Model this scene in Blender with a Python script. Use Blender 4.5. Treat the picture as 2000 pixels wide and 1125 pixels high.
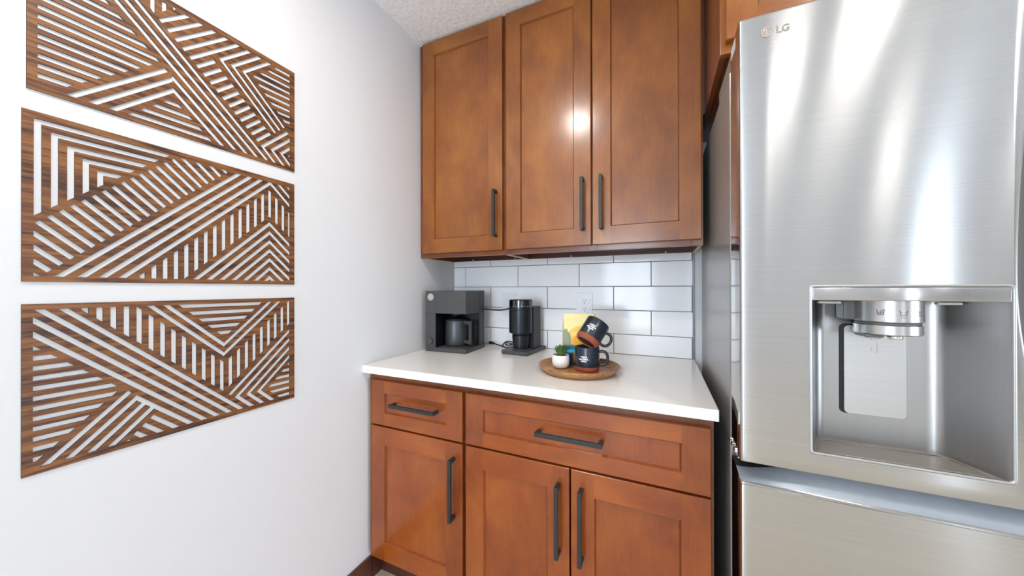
import bpy, bmesh, math, random
from mathutils import Vector, Matrix
from mathutils import geometry as mgeo

PI = math.pi
scene = bpy.context.scene
for o in list(bpy.data.objects):
    bpy.data.objects.remove(o)
COL = scene.collection
random.seed(7)

# ------------------------------------------------------------------ camera
def make_camera():
    cd = bpy.data.cameras.new('camera'); cam = bpy.data.objects.new('camera', cd); COL.objects.link(cam)
    cd.sensor_fit = 'HORIZONTAL'; cd.sensor_width = 36.0; cd.lens = 36.0 * 648.33 / 2000.0
    cd.clip_start = 0.02; cd.clip_end = 60
    yaw, pit, rol = math.radians(24.043), math.radians(0.115), math.radians(-0.099)
    fw = Vector((-math.sin(yaw) * math.cos(pit), math.cos(yaw) * math.cos(pit), math.sin(pit)))
    rt = Vector((math.cos(yaw), math.sin(yaw), 0)); up = rt.cross(fw)
    r2 = rt * math.cos(rol) + up * math.sin(rol); u2 = -rt * math.sin(rol) + up * math.cos(rol)
    m = Matrix((r2, u2, -fw)).transposed().to_4x4()
    m.translation = Vector((1.0973, -1.6337, 1.2213))
    cam.matrix_world = m
    scene.camera = cam
make_camera()

# ------------------------------------------------------------------ colour management, world, large lights
scene.view_settings.view_transform = 'Standard'
scene.view_settings.look = 'None'
scene.view_settings.gamma = 1.0
scene.view_settings.use_curve_mapping = False
scene.view_settings.exposure = 0.58
w = bpy.data.worlds.new('world'); scene.world = w; w.use_nodes = True
w.node_tree.nodes['Background'].inputs[0].default_value = (0.75, 0.86, 1.0, 1)
w.node_tree.nodes['Background'].inputs[1].default_value = 3.0
scene.cycles.max_bounces = 8
scene.cycles.diffuse_bounces = 5
scene.cycles.glossy_bounces = 5
scene.cycles.sample_clamp_indirect = 6.0
scene.cycles.use_denoising = True

# the room: x 0 = left wall, y 0 = tiled wall, z 0.03 = floor surface
RX, RY, ZF, ZC = 5.4, -5.2, 0.03, 2.438

def area(name, loc, rot, sx, sy, power, col):
    l = bpy.data.lights.new(name, 'AREA'); l.shape = 'RECTANGLE'; l.size = sx; l.size_y = sy
    l.energy = power; l.color = col
    o = bpy.data.objects.new(name, l); COL.objects.link(o); o.location = loc; o.rotation_euler = rot
    return o
# two unseen windows behind the camera; the wide one is added as fill
WIN = [(0.06, 1.00, 0.45, 2.15), (3.78, 4.02, 0.10, 2.15)]        # x0,x1,z0,z1
for k, (a, b, c, d) in enumerate(WIN):
    area('unseen_window_light', ((a + b) / 2, RY - 0.16, (c + d) / 2), (PI / 2, 0, 0), b - a, d - c, [50, 7][k], (0.76, 0.88, 1.0))
# fill light in an added, unseen window, brightening the left wall
FILL_WINR = (-3.0, -0.85, 0.06, 1.25)                                    # y0,y1,z0,z1
area('unseen_window_light', (RX + 0.16, (FILL_WINR[0] + FILL_WINR[1]) / 2, (FILL_WINR[2] + FILL_WINR[3]) / 2), (PI / 2, 0, PI / 2), FILL_WINR[1] - FILL_WINR[0], FILL_WINR[3] - FILL_WINR[2], 56, (0.72, 0.86, 1.0))
# recessed lamps in the ceiling: position of each; their emission is set in their builder
LAMPS = [(0.56, -1.40), (1.777, -1.26), (1.74, -2.16), (1.75, -2.75), (3.0, -2.57), (0.20, -3.6), (3.0, -4.0)]
LAMP_W = [7.6, 4.0, 0.9, 0.8, 2.4, 3, 3]

# ------------------------------------------------------------------ materials
def srgb(r, g, b):
    def f(c):
        c /= 255.0
        return c / 12.92 if c <= 0.04045 else ((c + 0.055) / 1.055) ** 2.4
    return (f(r), f(g), f(b), 1)

class NT:
    def __init__(s, name):
        s.m = bpy.data.materials.new(name); s.m.use_nodes = True
        s.t = s.m.node_tree; s.b = s.t.nodes['Principled BSDF']
    def n(s, typ, **k):
        nd = s.t.nodes.new(typ)
        for a, v in k.items():
            if a.startswith('i_'): nd.inputs[a[2:].replace('_', ' ')].default_value = v
            else: setattr(nd, a, v)
        return nd
    def l(s, a, ao, b, bi): s.t.links.new(a.outputs[ao], b.inputs[bi])
    def coords(s, scale=(1, 1, 1), rot=(0, 0, 0), kind='Object'):
        tc = s.n('ShaderNodeTexCoord'); mp = s.n('ShaderNodeMapping')
        mp.inputs['Scale'].default_value = scale; mp.inputs['Rotation'].default_value = rot
        s.l(tc, kind, mp, 'Vector'); return mp
    def noise(s, mp, scale, detail=3, rough=.5, dist=0.0):
        nd = s.n('ShaderNodeTexNoise'); nd.inputs['Scale'].default_value = scale
        nd.inputs['Detail'].default_value = detail; nd.inputs['Roughness'].default_value = rough
        nd.inputs['Distortion'].default_value = dist
        s.l(mp, 0, nd, 'Vector'); return nd
    def ramp(s, src, out, stops):
        r = s.n('ShaderNodeValToRGB'); e = r.color_ramp.elements
        e[0].position, e[0].color = stops[0]; e[1].position, e[1].color = stops[-1]
        for p, c in stops[1:-1]:
            x = e.new(p); x.color = c
        s.l(src, out, r, 'Fac'); return r
    def mix(s, a, b, fac, mode='MULTIPLY'):
        m = s.n('ShaderNodeMix', data_type='RGBA', blend_type=mode)
        m.inputs[0].default_value = fac
        s.l(a, 0, m, 6); s.l(b, 0, m, 7); return m
    def bump(s, src, out, strength, dist):
        bp = s.n('ShaderNodeBump'); bp.inputs['Strength'].default_value = strength; bp.inputs['Distance'].default_value = dist
        s.l(src, out, bp, 'Height'); s.l(bp, 0, s.b, 'Normal'); return bp

def plain(name, col, rough=.5, metal=0.0, coat=0.0, spec=.5, fleck=0.03):
    t = NT(name); mp = t.coords(); nz = t.noise(mp, 60, 2)
    a = tuple(c * (1 - fleck) for c in col[:3]) + (1,); b = tuple(min(1, c * (1 + fleck)) for c in col[:3]) + (1,)
    r = t.ramp(nz, 'Fac', [(0.3, a), (0.7, b)]); t.l(r, 0, t.b, 'Base Color')
    t.b.inputs['Roughness'].default_value = rough; t.b.inputs['Metallic'].default_value = metal
    t.b.inputs['Coat Weight'].default_value = coat; t.b.inputs['Coat Roughness'].default_value = .15
    t.b.inputs['Specular IOR Level'].default_value = spec
    return t.m

def stained_wood(name, dark, mid, light, axis='Z', rough=.42, seed=0.0):
    """mottled stained maple, grain running along axis"""
    t = NT(name)
    sc = {'Z': (1, 1, .65), 'X': (.65, 1, 1)}[axis]; fine = {'Z': (1, 1, .04), 'X': (.04, 1, 1)}[axis]
    mp = t.coords(sc); mp.inputs['Location'].default_value = (seed, seed * 1.7, seed * .6)
    n1 = t.noise(mp, 6.5, 5, .55, .3)
    r1 = t.ramp(n1, 'Fac', [(0.28, dark), (0.52, mid), (0.76, light)])
    mp2 = t.coords(fine); n2 = t.noise(mp2, 260, 3, .6)
    r2 = t.ramp(n2, 'Fac', [(0.3, (.86, .84, .82, 1)), (0.7, (1.06, 1.05, 1.04, 1))])
    n3 = t.noise(t.coords((1, 1, 1)), 190, 3, .6)
    r3 = t.ramp(n3, 'Fac', [(0.35, (.93, .93, .93, 1)), (0.65, (1.04, 1.04, 1.04, 1))])
    m = t.mix(r1, r2, 1.0); m2 = t.n('ShaderNodeMix', data_type='RGBA', blend_type='MULTIPLY'); m2.inputs[0].default_value = 1.0
    t.l(m, 2, m2, 6); t.l(r3, 0, m2, 7); t.l(m2, 2, t.b, 'Base Color')
    t.b.inputs['Roughness'].default_value = rough
    t.b.inputs['Specular IOR Level'].default_value = .3
    t.b.inputs['Coat Weight'].default_value = .8; t.b.inputs['Coat Roughness'].default_value = .20
    t.bump(n2, 'Fac', .04, .001)
    return t.m

def brushed(name, col, rough, aniso, rot=0.0, var=.06, dent=0.0, scl=(1.5, 1, 900)):
    t = NT(name); mp = t.coords(scl); nz = t.noise(mp, 1.0, 3, .6)
    a = tuple(c * (1 - var) for c in col[:3]) + (1,); b = tuple(c * (1 + var * .5) for c in col[:3]) + (1,)
    r = t.ramp(nz, 'Fac', [(0.3, a), (0.7, b)]); t.l(r, 0, t.b, 'Base Color')
    t.b.inputs['Metallic'].default_value = 1.0; t.b.inputs['Roughness'].default_value = rough
    t.b.inputs['Anisotropic'].default_value = aniso; t.b.inputs['Anisotropic Rotation'].default_value = rot
    if aniso:
        tg = t.n('ShaderNodeTangent', direction_type='RADIAL', axis='Z'); t.l(tg, 0, t.b, 'Tangent')
    if dent:
        n2 = t.noise(t.coords((1, 1, 1.0)), 2.2, 1, .4); t.bump(n2, 'Fac', dent, .02)
    return t.m

def glow(name, col, strength):
    t = NT(name); t.b.inputs['Base Color'].default_value = (.9, .9, .9, 1)
    t.b.inputs['Emission Color'].default_value = col; t.b.inputs['Emission Strength'].default_value = strength
    return t.m

def wall_paint(name, col, bump=.06):
    t = NT(name); nz = t.noise(t.coords(), 140, 3)
    r = t.ramp(nz, 'Fac', [(0.3, tuple(c * .985 for c in col[:3]) + (1,)), (0.7, col)]); t.l(r, 0, t.b, 'Base Color')
    t.b.inputs['Roughness'].default_value = .65; t.bump(nz, 'Fac', bump, .001); return t.m

M = {}
M['wall'] = wall_paint('white_wall_paint', srgb(219, 219, 221))
t = NT('textured_ceiling'); nz = t.noise(t.coords(), 55, 6, .65); t.l(t.ramp(nz, 'Fac', [(.35, srgb(236, 236, 236)), (.65, srgb(252, 252, 252))]), 0, t.b, 'Base Color')
t.b.inputs['Roughness'].default_value = .9; t.bump(nz, 'Fac', .55, .010); M['ceiling'] = t.m
t = NT('floor_planks'); mp = t.coords((1, 6, 1)); nz = t.noise(mp, 5, 5, .6); r = t.ramp(nz, 'Fac', [(.3, srgb(196, 182, 162)), (.7, srgb(226, 215, 198))])
br = t.n('ShaderNodeTexBrick'); br.inputs['Scale'].default_value = 1.0; br.inputs['Brick Width'].default_value = 1.2; br.inputs['Row Height'].default_value = .16
br.inputs['Mortar Size'].default_value = .002; br.inputs['Color1'].default_value = (1, 1, 1, 1); br.inputs['Color2'].default_value = (.85, .84, .82, 1); br.inputs['Mortar'].default_value = (.3, .28, .25, 1)
t.l(t.coords(), 0, br, 'Vector'); mx = t.mix(r, br, 1.0); t.l(mx, 2, t.b, 'Base Color'); t.b.inputs['Roughness'].default_value = .45; M['floor'] = t.m
UP3 = (srgb(120, 63, 15), srgb(142, 80, 20), srgb(161, 99, 29)); LO3 = (srgb(122, 52, 8), srgb(144, 69, 12), srgb(163, 86, 20))
def toned(c3, f): return [tuple(v * f for v in c[:3]) + (1,) for c in c3]
M['wood_up'] = stained_wood('stained_maple_upper', *UP3)
M['groove_shade'] = plain('groove_shade_line', srgb(70, 32, 12), .5)  # groove shadow painted as a dark line around the sunk panels
UPS = [stained_wood('stained_maple_stile', *toned(UP3, f), seed=k + 1) for k, f in enumerate((1.0, .93, 1.07))]
UPR = stained_wood('stained_maple_rail', *toned(UP3, .95), 'X', seed=6); UPP = [stained_wood('stained_maple_panel', *toned(UP3, f), seed=k * 3.3 + 11) for k, f in enumerate((.97, 1.02, .92))]
WUP = [[UPS[k], UPR, UPP[k], M['groove_shade']] for k in range(3)]
LOS = [stained_wood('stained_maple_low_stile', *toned(LO3, f), seed=k + 21) for k, f in enumerate((1.0, .9, 1.08))]
LOR = stained_wood('stained_maple_low_rail', *toned(LO3, 1.06), 'X', seed=26); LOP = [stained_wood('stained_maple_low_panel', *toned(LO3, f), seed=k * 3.3 + 31) for k, f in enumerate((.98, 1.04, .95))]
WLO = [[LOS[k], LOR, LOP[k], M['groove_shade']] for k in range(3)]
WDR = [LOS[1], LOR, LOP[1], M['groove_shade']]
M['wood_case'] = stained_wood('stained_maple_case', srgb(96, 44, 12), srgb(120, 60, 18), srgb(138, 76, 26), 'X', seed=2)
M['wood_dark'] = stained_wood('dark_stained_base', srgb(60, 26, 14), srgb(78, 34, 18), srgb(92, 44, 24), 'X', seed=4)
M['raw_edge'] = plain('raw_plywood_edge', srgb(205, 180, 150), .7)
M['black'] = plain('black_handle_metal', srgb(52, 54, 54), .42, .3, spec=.4)
M['quartz'] = plain('white_quartz', srgb(238, 236, 232), .22, coat=.3, fleck=.012)
M['tile'] = plain('glossy_white_tile', srgb(242, 244, 247), .10, coat=0, spec=.28, fleck=.004)
M['grout'] = plain('grey_grout', srgb(128, 132, 136), .9)
M['edge_metal'] = plain('grey_edge_metal', srgb(105, 108, 112), .4, .7)
M['plastic_w'] = plain('white_plastic', srgb(232, 234, 240), .35)
M['slot'] = plain('dark_slot', srgb(18, 18, 20), .7)
M['steel'] = brushed('brushed_stainless_door', (.53, .53, .53, 1), .195, 1.0, .25)
M['steel_side'] = brushed('polished_door_side', (.62, .61, .60, 1), .08, 0)
M['steel_cav'] = brushed('dispenser_cavity_steel', (.44, .44, .44, 1), .34, .3, .25, scl=(900, 900, 1.5))
M['steel_knob'] = brushed('dispenser_nozzle_steel', (.56, .555, .55, 1), .34, .6, .25)
M['chrome'] = plain('bright_chrome', (.82, .82, .82, 1), .06, 1.0)
M['fridge_side'] = plain('grey_fridge_side', srgb(150, 148, 144), .28, .35, fleck=.02)
M['dark_gap'] = plain('dark_gasket', srgb(26, 27, 30), .6)
M['badge'] = plain('badge_grey', srgb(146, 138, 130), .45)
M['icon'] = plain('icon_ink', srgb(70, 68, 68), .6)
M['hinge'] = plain('light_hinge_plastic', srgb(205, 203, 198), .5)
M['cm'] = plain('matte_charcoal_plastic', srgb(68, 68, 68), .45, fleck=.02)
M['cm_dark'] = plain('matte_black_plastic', srgb(10, 10, 13), .45)
M['cm_side'] = plain('charcoal_green_plastic', srgb(30, 35, 38), .38)
M['carafe'] = plain('grey_metal_carafe', srgb(80, 84, 88), .38, .55)
M['display'] = plain('grey_round_display', srgb(168, 168, 168), .25)
M['gr_body'] = plain('black_anodised_body', srgb(44, 50, 56), .30, .65)
M['gr_ring'] = plain('glossy_dark_ring', srgb(90, 92, 96), .10, 1.0)
M['rubber'] = plain('black_cord', srgb(16, 16, 18), .5)
M['mug'] = plain('navy_black_glaze', srgb(28, 39, 54), .32, coat=.2, fleck=.15)
M['terracotta'] = plain('raw_terracotta', srgb(150, 76, 54), .75, fleck=.08)
M['terra_in'] = plain('dark_terracotta', srgb(88, 36, 24), .8)
M['print'] = plain('white_print', srgb(235, 235, 238), .6)
M['pot'] = plain('white_ceramic', srgb(244, 243, 240), .30, coat=.4, fleck=.01)
M['soil'] = plain('soil', srgb(70, 58, 40), .95, fleck=.3)
t = NT('succulent_green'); tc = t.coords((1, 1, 1), kind='Generated'); sx = t.n('ShaderNodeSeparateXYZ'); t.l(tc, 0, sx, 0)
t.l(t.ramp(sx, 'Z', [(0.0, srgb(150, 160, 60)), (.45, srgb(84, 122, 62)), (1.0, srgb(56, 88, 66))]), 0, t.b, 'Base Color'); t.b.inputs['Roughness'].default_value = .45
M['leaf'] = t.m
# tray: acacia, rings of grain running straight across
t = NT('acacia_tray'); mp = t.coords((1, 9, 1), (0, 0, .5)); nz = t.noise(mp, 9, 5, .6, 1.2)
t.l(t.ramp(nz, 'Fac', [(.25, srgb(120, 74, 36)), (.5, srgb(168, 116, 66)), (.75, srgb(202, 152, 96))]), 0, t.b, 'Base Color')
t.b.inputs['Roughness'].default_value = .42; t.b.inputs['Coat Weight'].default_value = .2; M['tray'] = t.m
# wall art: walnut veneer, grain along y
def art_wood(seed):
    t = NT('walnut_veneer'); mp = t.coords((1, .07, 1)); mp.inputs['Location'].default_value = (0, seed, seed * 2.3)
    n1 = t.noise(mp, 110, 5, .65, .25)
    r1 = t.ramp(n1, 'Fac', [(.34, srgb(50, 26, 12)), (.45, srgb(96, 56, 26)), (.58, srgb(134, 86, 42)), (.8, srgb(146, 96, 48))])
    mp2 = t.coords((1, .3, 1)); n2 = t.noise(mp2, 14, 3, .5, .5)
    r2 = t.ramp(n2, 'Fac', [(.3, (.78, .74, .70, 1)), (.7, (1.12, 1.12, 1.10, 1))])
    m = t.mix(r1, r2, 1.0); t.l(m, 2, t.b, 'Base Color'); t.b.inputs['Roughness'].default_value = .5
    t.bump(n1, 'Fac', .08, .0008); return t.m
M['art'] = [art_wood(s) for s in (1.0, 4.2, 8.7)]
M['burnt'] = plain('laser_burnt_edge', srgb(38, 22, 14), .8)
M['bag_y'] = plain('bag_pale_yellow', srgb(238, 222, 160), .45)
M['bag_y2'] = plain('bag_yellow', srgb(240, 200, 84), .45)
M['bag_o'] = plain('bag_orange', srgb(240, 172, 40), .45)
M['bag_tree'] = plain('bag_grey_green', srgb(132, 146, 118), .5)
M['bag_blue'] = plain('bag_deep_blue', srgb(20, 96, 130), .45)
M['bag_cyan'] = plain('bag_cyan', srgb(30, 176, 204), .45)
M['bag_navy'] = plain('bag_navy', srgb(24, 52, 84), .5)
M['bag_brown'] = plain('bag_brown_label', srgb(150, 96, 40), .5)
M['bag_side'] = plain('bag_side_gold', srgb(206, 140, 40), .5)
M['cream'] = plain('cream_ink', srgb(245, 236, 205), .6)
M['lamp_trim'] = plain('white_lamp_trim', srgb(240, 240, 238), .5)
M['screw'] = plain('screw_metal', srgb(170, 160, 150), .35, .9)
M['vinyl'] = plain('white_window_frame', srgb(238, 238, 236), .4)
t = NT('window_glass'); t.b.inputs['Transmission Weight'].default_value = 1.0; t.b.inputs['Roughness'].default_value = 0.0; t.b.inputs['IOR'].default_value = 1.01
M['glass'] = t.m
M['drip'] = plain('drip_tray_grey', srgb(142, 134, 126), .45, .4)
M['fridge_side_dark'] = plain('dark_grey_plastic', srgb(92, 92, 92), .4)
M['steel_pad'] = brushed('paddle_steel', (.60, .60, .60, 1), .42, 0)
M['badge_light'] = plain('badge_light_line', srgb(205, 198, 190), .4, .6)
M['pale_ring'] = plain('pale_foot_ring', srgb(214, 176, 164), .7)
M['rim'] = plain('brushed_rim', (.42, .42, .42, 1), .42, 1.0)
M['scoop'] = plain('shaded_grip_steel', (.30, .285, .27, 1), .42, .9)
M['grip'] = plain('blue_grey_grip', srgb(150, 157, 165), .38, .35)

# ------------------------------------------------------------------ mesh helpers (all shapes are given in room coordinates)
def box(bm, x0, x1, y0, y1, z0, z1, bev=0.0, seg=2, mi=0):
    vs = [bm.verts.new((x, y, z)) for x in (x0, x1) for y in (y0, y1) for z in (z0, z1)]
    idx = [(0, 1, 3, 2), (4, 6, 7, 5), (0, 4, 5, 1), (2, 3, 7, 6), (0, 2, 6, 4), (1, 5, 7, 3)]
    fs = [bm.faces.new([vs[i] for i in f]) for f in idx]
    for f in fs: f.material_index = mi
    if bev > 0:
        es = list({e for f in fs for e in f.edges})
        r = bmesh.ops.bevel(bm, geom=es, offset=bev, segments=seg, profile=.5, affect='EDGES')
        for f in r['faces']: f.material_index = mi
    return vs

def lathe(bm, prof, c=(0, 0, 0), seg=48, mi=0, axis=None, close=False):
    """prof: list of (r, z); axis: optional 3x3 matrix turning the z axis"""
    R = axis or Matrix.Identity(3); c = Vector(c); rings = []
    for r, z in prof:
        if r < 1e-6: rings.append([bm.verts.new(c + R @ Vector((0, 0, z)))]); continue
        rings.append([bm.verts.new(c + R @ Vector((r * math.cos(2 * PI * k / seg), r * math.sin(2 * PI * k / seg), z))) for k in range(seg)])
    pr = list(zip(rings, rings[1:]))
    if close: pr.append((rings[-1], rings[0]))
    for a, b in pr:
        for k in range(seg):
            k2 = (k + 1) % seg
            if len(a) == 1 and len(b) == 1: continue
            if len(a) == 1: f = bm.faces.new((a[0], b[k2], b[k]))
            elif len(b) == 1: f = bm.faces.new((a[k], a[k2], b[0]))
            else: f = bm.faces.new((a[k], a[k2], b[k2], b[k]))
            f.material_index = mi; f.smooth = True

def tube(bm, pts, r, seg=12, mi=0, flat=1.0, upv=Vector((0, 0, 1)), ends=True):
    """swept tube; r number or list; flat squashes it along upv-side"""
    pts = [Vector(p) for p in pts]; n = len(pts); rings = []; side = None
    for i, p in enumerate(pts):
        d = (pts[min(i + 1, n - 1)] - pts[max(i - 1, 0)]).normalized()
        s = d.cross(upv)
        if s.length < 1e-4: s = d.cross(Vector((1, 0, 0)))
        s.normalize()
        if side is not None and s.dot(side) < 0: s = -s
        side = s; u = s.cross(d).normalized(); rr = r[i] if isinstance(r, (list, tuple)) else r
        rings.append([bm.verts.new(p + s * rr * math.cos(2 * PI * k / seg) + u * rr * flat * math.sin(2 * PI * k / seg)) for k in range(seg)])
    for a, b in zip(rings, rings[1:]):
        for k in range(seg):
            f = bm.faces.new((a[k], a[(k + 1) % seg], b[(k + 1) % seg], b[k])); f.smooth = True; f.material_index = mi
    if ends:
        for rg in (rings[0], rings[-1]):
            try: bm.faces.new(rg).material_index = mi
            except ValueError: pass

def catmull(pts, n=8):
    pts = [Vector(p) for p in pts]; P = [pts[0]] + pts + [pts[-1]]; out = []
    for i in range(1, len(P) - 2):
        for k in range(n):
            t = k / n; a, b, c, d = P[i - 1], P[i], P[i + 1], P[i + 2]
            out.append(.5 * ((2 * b) + (c - a) * t + (2 * a - 5 * b + 4 * c - d) * t * t + (3 * b - a - 3 * c + d) * t ** 3))
    out.append(pts[-1]); return out

def prism(bm, poly, y0, y1, mi=0, M4=None):
    """polygon (x, z) extruded from y0 to y1, optional matrix"""
    T = (lambda v: M4 @ Vector(v)) if M4 else Vector
    a = [bm.verts.new(T((x, y0, z))) for x, z in poly]; b = [bm.verts.new(T((x, y1, z))) for x, z in poly]
    n = len(poly); fs = [bm.faces.new(a), bm.faces.new(b[::-1])]
    for k in range(n): fs.append(bm.faces.new((a[k], b[k], b[(k + 1) % n], a[(k + 1) % n])))
    for f in fs: f.material_index = mi
    return fs

def rrect(x0, x1, z0, z1, r, n=6):
    out = []
    for cx, cz, a0 in ((x1 - r, z1 - r, 0), (x0 + r, z1 - r, 90), (x0 + r, z0 + r, 180), (x1 - r, z0 + r, 270)):
        for k in range(n + 1):
            a = math.radians(a0 + 90 * k / n); out.append((cx + r * math.cos(a), cz + r * math.sin(a)))
    return out

def strip(bm, pts, wd, y, th, mi=0, M4=None, closed=False):
    """thin drawn line: polyline (x, z) of width wd standing th proud of y towards -y"""
    seg = list(zip(pts, pts[1:])) + ([(pts[-1], pts[0])] if closed else [])
    for (ax, az), (bx, bz) in seg:
        d = Vector((bx - ax, bz - az))
        if d.length < 1e-7: continue
        d.normalize(); nx, nz = -d.y * wd / 2, d.x * wd / 2; ex, ez = d.x * wd / 2, d.y * wd / 2
        prism(bm, [(ax - ex + nx, az - ez + nz), (bx + ex + nx, bz + ez + nz), (bx + ex - nx, bz + ez - nz), (ax - ex - nx, az - ez - nz)], y - th, y, mi, M4)

def place(bm, M4, start=0):
    bm.verts.ensure_lookup_table()
    for v in bm.verts[start:]: v.co = M4 @ v.co

def root_of(p):
    while p.parent: p = p.parent
    return p

def obj(name, bm, mats, parent=None, smooth=None, label=None):
    bmesh.ops.recalc_face_normals(bm, faces=bm.faces)
    if smooth is not None:
        for f in bm.faces: f.smooth = True
    if parent is not None:
        off = root_of(parent).matrix_basis.inverted()
        for v in bm.verts: v.co = off @ v.co
    me = bpy.data.meshes.new(name); bm.to_mesh(me); bm.free()
    for m in (mats if isinstance(mats, (list, tuple)) else [mats]): me.materials.append(m)
    if smooth is not None:
        me.set_sharp_from_angle(angle=math.radians(smooth))
    o = bpy.data.objects.new(name, me); COL.objects.link(o)
    if parent is not None: o.parent = parent
    if label: o['label'] = label
    return o

def thing(name, label, cat, loc, group=None):
    o = bpy.data.objects.new(name, None); o.empty_display_size = .05; COL.objects.link(o); o.location = loc
    o.matrix_basis = Matrix.Translation(loc)
    o['label'] = label; o['category'] = cat
    if group: o['group'] = group
    return o

def struct(name, bm, mat, smooth=None):
    o = obj(name, bm, mat, smooth=smooth); o['kind'] = 'structure'; return o

def text_mesh(s, size, bold=0.0):
    """returns (verts 2D, faces) of a line of lettering centred on the origin"""
    c = bpy.data.curves.new('lettering', 'FONT'); c.body = s; c.size = size; c.align_x = 'CENTER'; c.align_y = 'CENTER'; c.resolution_u = 3; c.offset = bold
    o = bpy.data.objects.new('lettering', c); COL.objects.link(o)
    dg = bpy.context.evaluated_depsgraph_get(); me = o.evaluated_get(dg).to_mesh()
    vs = [(v.co.x, v.co.y) for v in me.vertices]; fs = [tuple(p.vertices) for p in me.polygons]
    o.evaluated_get(dg).to_mesh_clear(); bpy.data.objects.remove(o); bpy.data.curves.remove(c)
    return vs, fs

def lettering(bm, s, size, fn, bold=0.0, sx=1.0, mi=0):
    """fn maps (x, y) of the flat lettering to a point of the surface"""
    vs, fs = text_mesh(s, size, bold); nv = [bm.verts.new(fn(x * sx, y)) for x, y in vs]
    for f in fs:
        try: bm.faces.new([nv[i] for i in f]).material_index = mi
        except ValueError: pass

# ------------------------------------------------------------------ the room
def slab(name, mat, *b):
    bm = bmesh.new(); box(bm, *b); return struct(name, bm, mat)
slab('floor', M['floor'], -.1, RX + .1, RY - .1, .1, -.07, ZF)
slab('ceiling', M['ceiling'], -.1, RX + .1, RY - .1, .1, ZC, ZC + .1)
slab('wall_left', M['wall'], -.1, 0, RY - .1, .1, ZF, ZC)
slab('wall_back', M['wall'], 0, RX, .010, .1, ZF, ZC)
bm = bmesh.new(); ya, yb, za, zb = FILL_WINR
box(bm, RX, RX + .1, RY - .1, ya, ZF, ZC); box(bm, RX, RX + .1, yb, .1, ZF, ZC); box(bm, RX, RX + .1, ya, yb, ZF, za); box(bm, RX, RX + .1, ya, yb, zb, ZC)
struct('wall_right', bm, M['wall'])
bm = bmesh.new(); t_ = .05
box(bm, RX - .01, RX + .08, ya, yb, zb - t_, zb, .004); box(bm, RX - .01, RX + .08, ya, yb, za, za + t_, .004)
for y_ in (ya, (ya + yb) / 2 - t_ / 2, yb - t_): box(bm, RX - .01, RX + .08, y_, y_ + t_, za + t_, zb - t_, .004)
struct('window_3', bm, M['vinyl'])  # frame of the added right-wall window, out of view, around its fill light
bm = bmesh.new()
xs = [0] + [v for a in WIN for v in a[:2]] + [RX]
for k in range(0, len(xs), 2): box(bm, xs[k], xs[k + 1], RY - .1, RY, ZF, ZC)
for a, b, c, d in WIN:
    if c - .001 > ZF: box(bm, a, b, RY - .1, RY, ZF, max(c, ZF + .001))
    box(bm, a, b, RY - .1, RY, d, ZC)
struct('wall_front', bm, M['wall'])
for k, (a, b, c, d) in enumerate(WIN):
    bm = bmesh.new(); t_ = .02; c = max(c, ZF)
    box(bm, a, b, RY - .08, RY + .01, d - t_, d, .004); box(bm, a, b, RY - .08, RY + .01, c, c + t_, .004)
    box(bm, a, a + t_, RY - .08, RY + .01, c + t_, d - t_, .004); box(bm, b - t_, b, RY - .08, RY + .01, c + t_, d - t_, .004)
    if b - a > .5: box(bm, (a + b) / 2 - .02, (a + b) / 2 + .02, RY - .07, RY, c + t_, d - t_, .004)
    struct('window_%d' % (k + 1), bm, M['vinyl'])  # unseen frames; the wide left window is added as fill
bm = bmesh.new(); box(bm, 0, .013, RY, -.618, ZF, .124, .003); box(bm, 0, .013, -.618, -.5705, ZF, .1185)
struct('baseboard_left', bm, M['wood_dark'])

# tiled backsplash: measured running bond, 327.9 x 112 mm module
def backsplash():
    T = thing('tile_backsplash', 'glossy white subway tiles with grey grout between worktop and wall cabinets', 'backsplash', (.61, 0, .914))
    Wt, Ht, g, z1, x1 = .3279, .1120, .0032, 1.2312, 1.2265
    bm = bmesh.new()
    for r in range(-3, 3):
        zb = z1 + r * Ht; zt = zb + Ht
        zb2, zt2 = max(zb + g / 2, .9155), min(zt - g / 2, 1.3995)
        if zt2 - zb2 < .004: continue
        off = .0767 if r % 2 == 0 else .0767 + Wt / 2
        k = -2
        while off + k * Wt < x1:
            a = max(off + k * Wt + g / 2, .001); b = min(off + (k + 1) * Wt - g / 2, x1 - .0005); k += 1
            if b - a > .004: box(bm, a, b, -.0025, .0085, zb2, zt2, .0012, 2)
    obj('tile', bm, M['tile'], T)
    bm = bmesh.new(); box(bm, 0, x1, 0, .0099, .9143, 1.3995); obj('grout', bm, M['grout'], T)
    bm = bmesh.new(); box(bm, x1, x1 + .006, -.004, .0099, .9143, 1.372, .0006); obj('edge_trim', bm, M['edge_metal'], T, label='grey metal edge strip at the right end')
backsplash()

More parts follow.
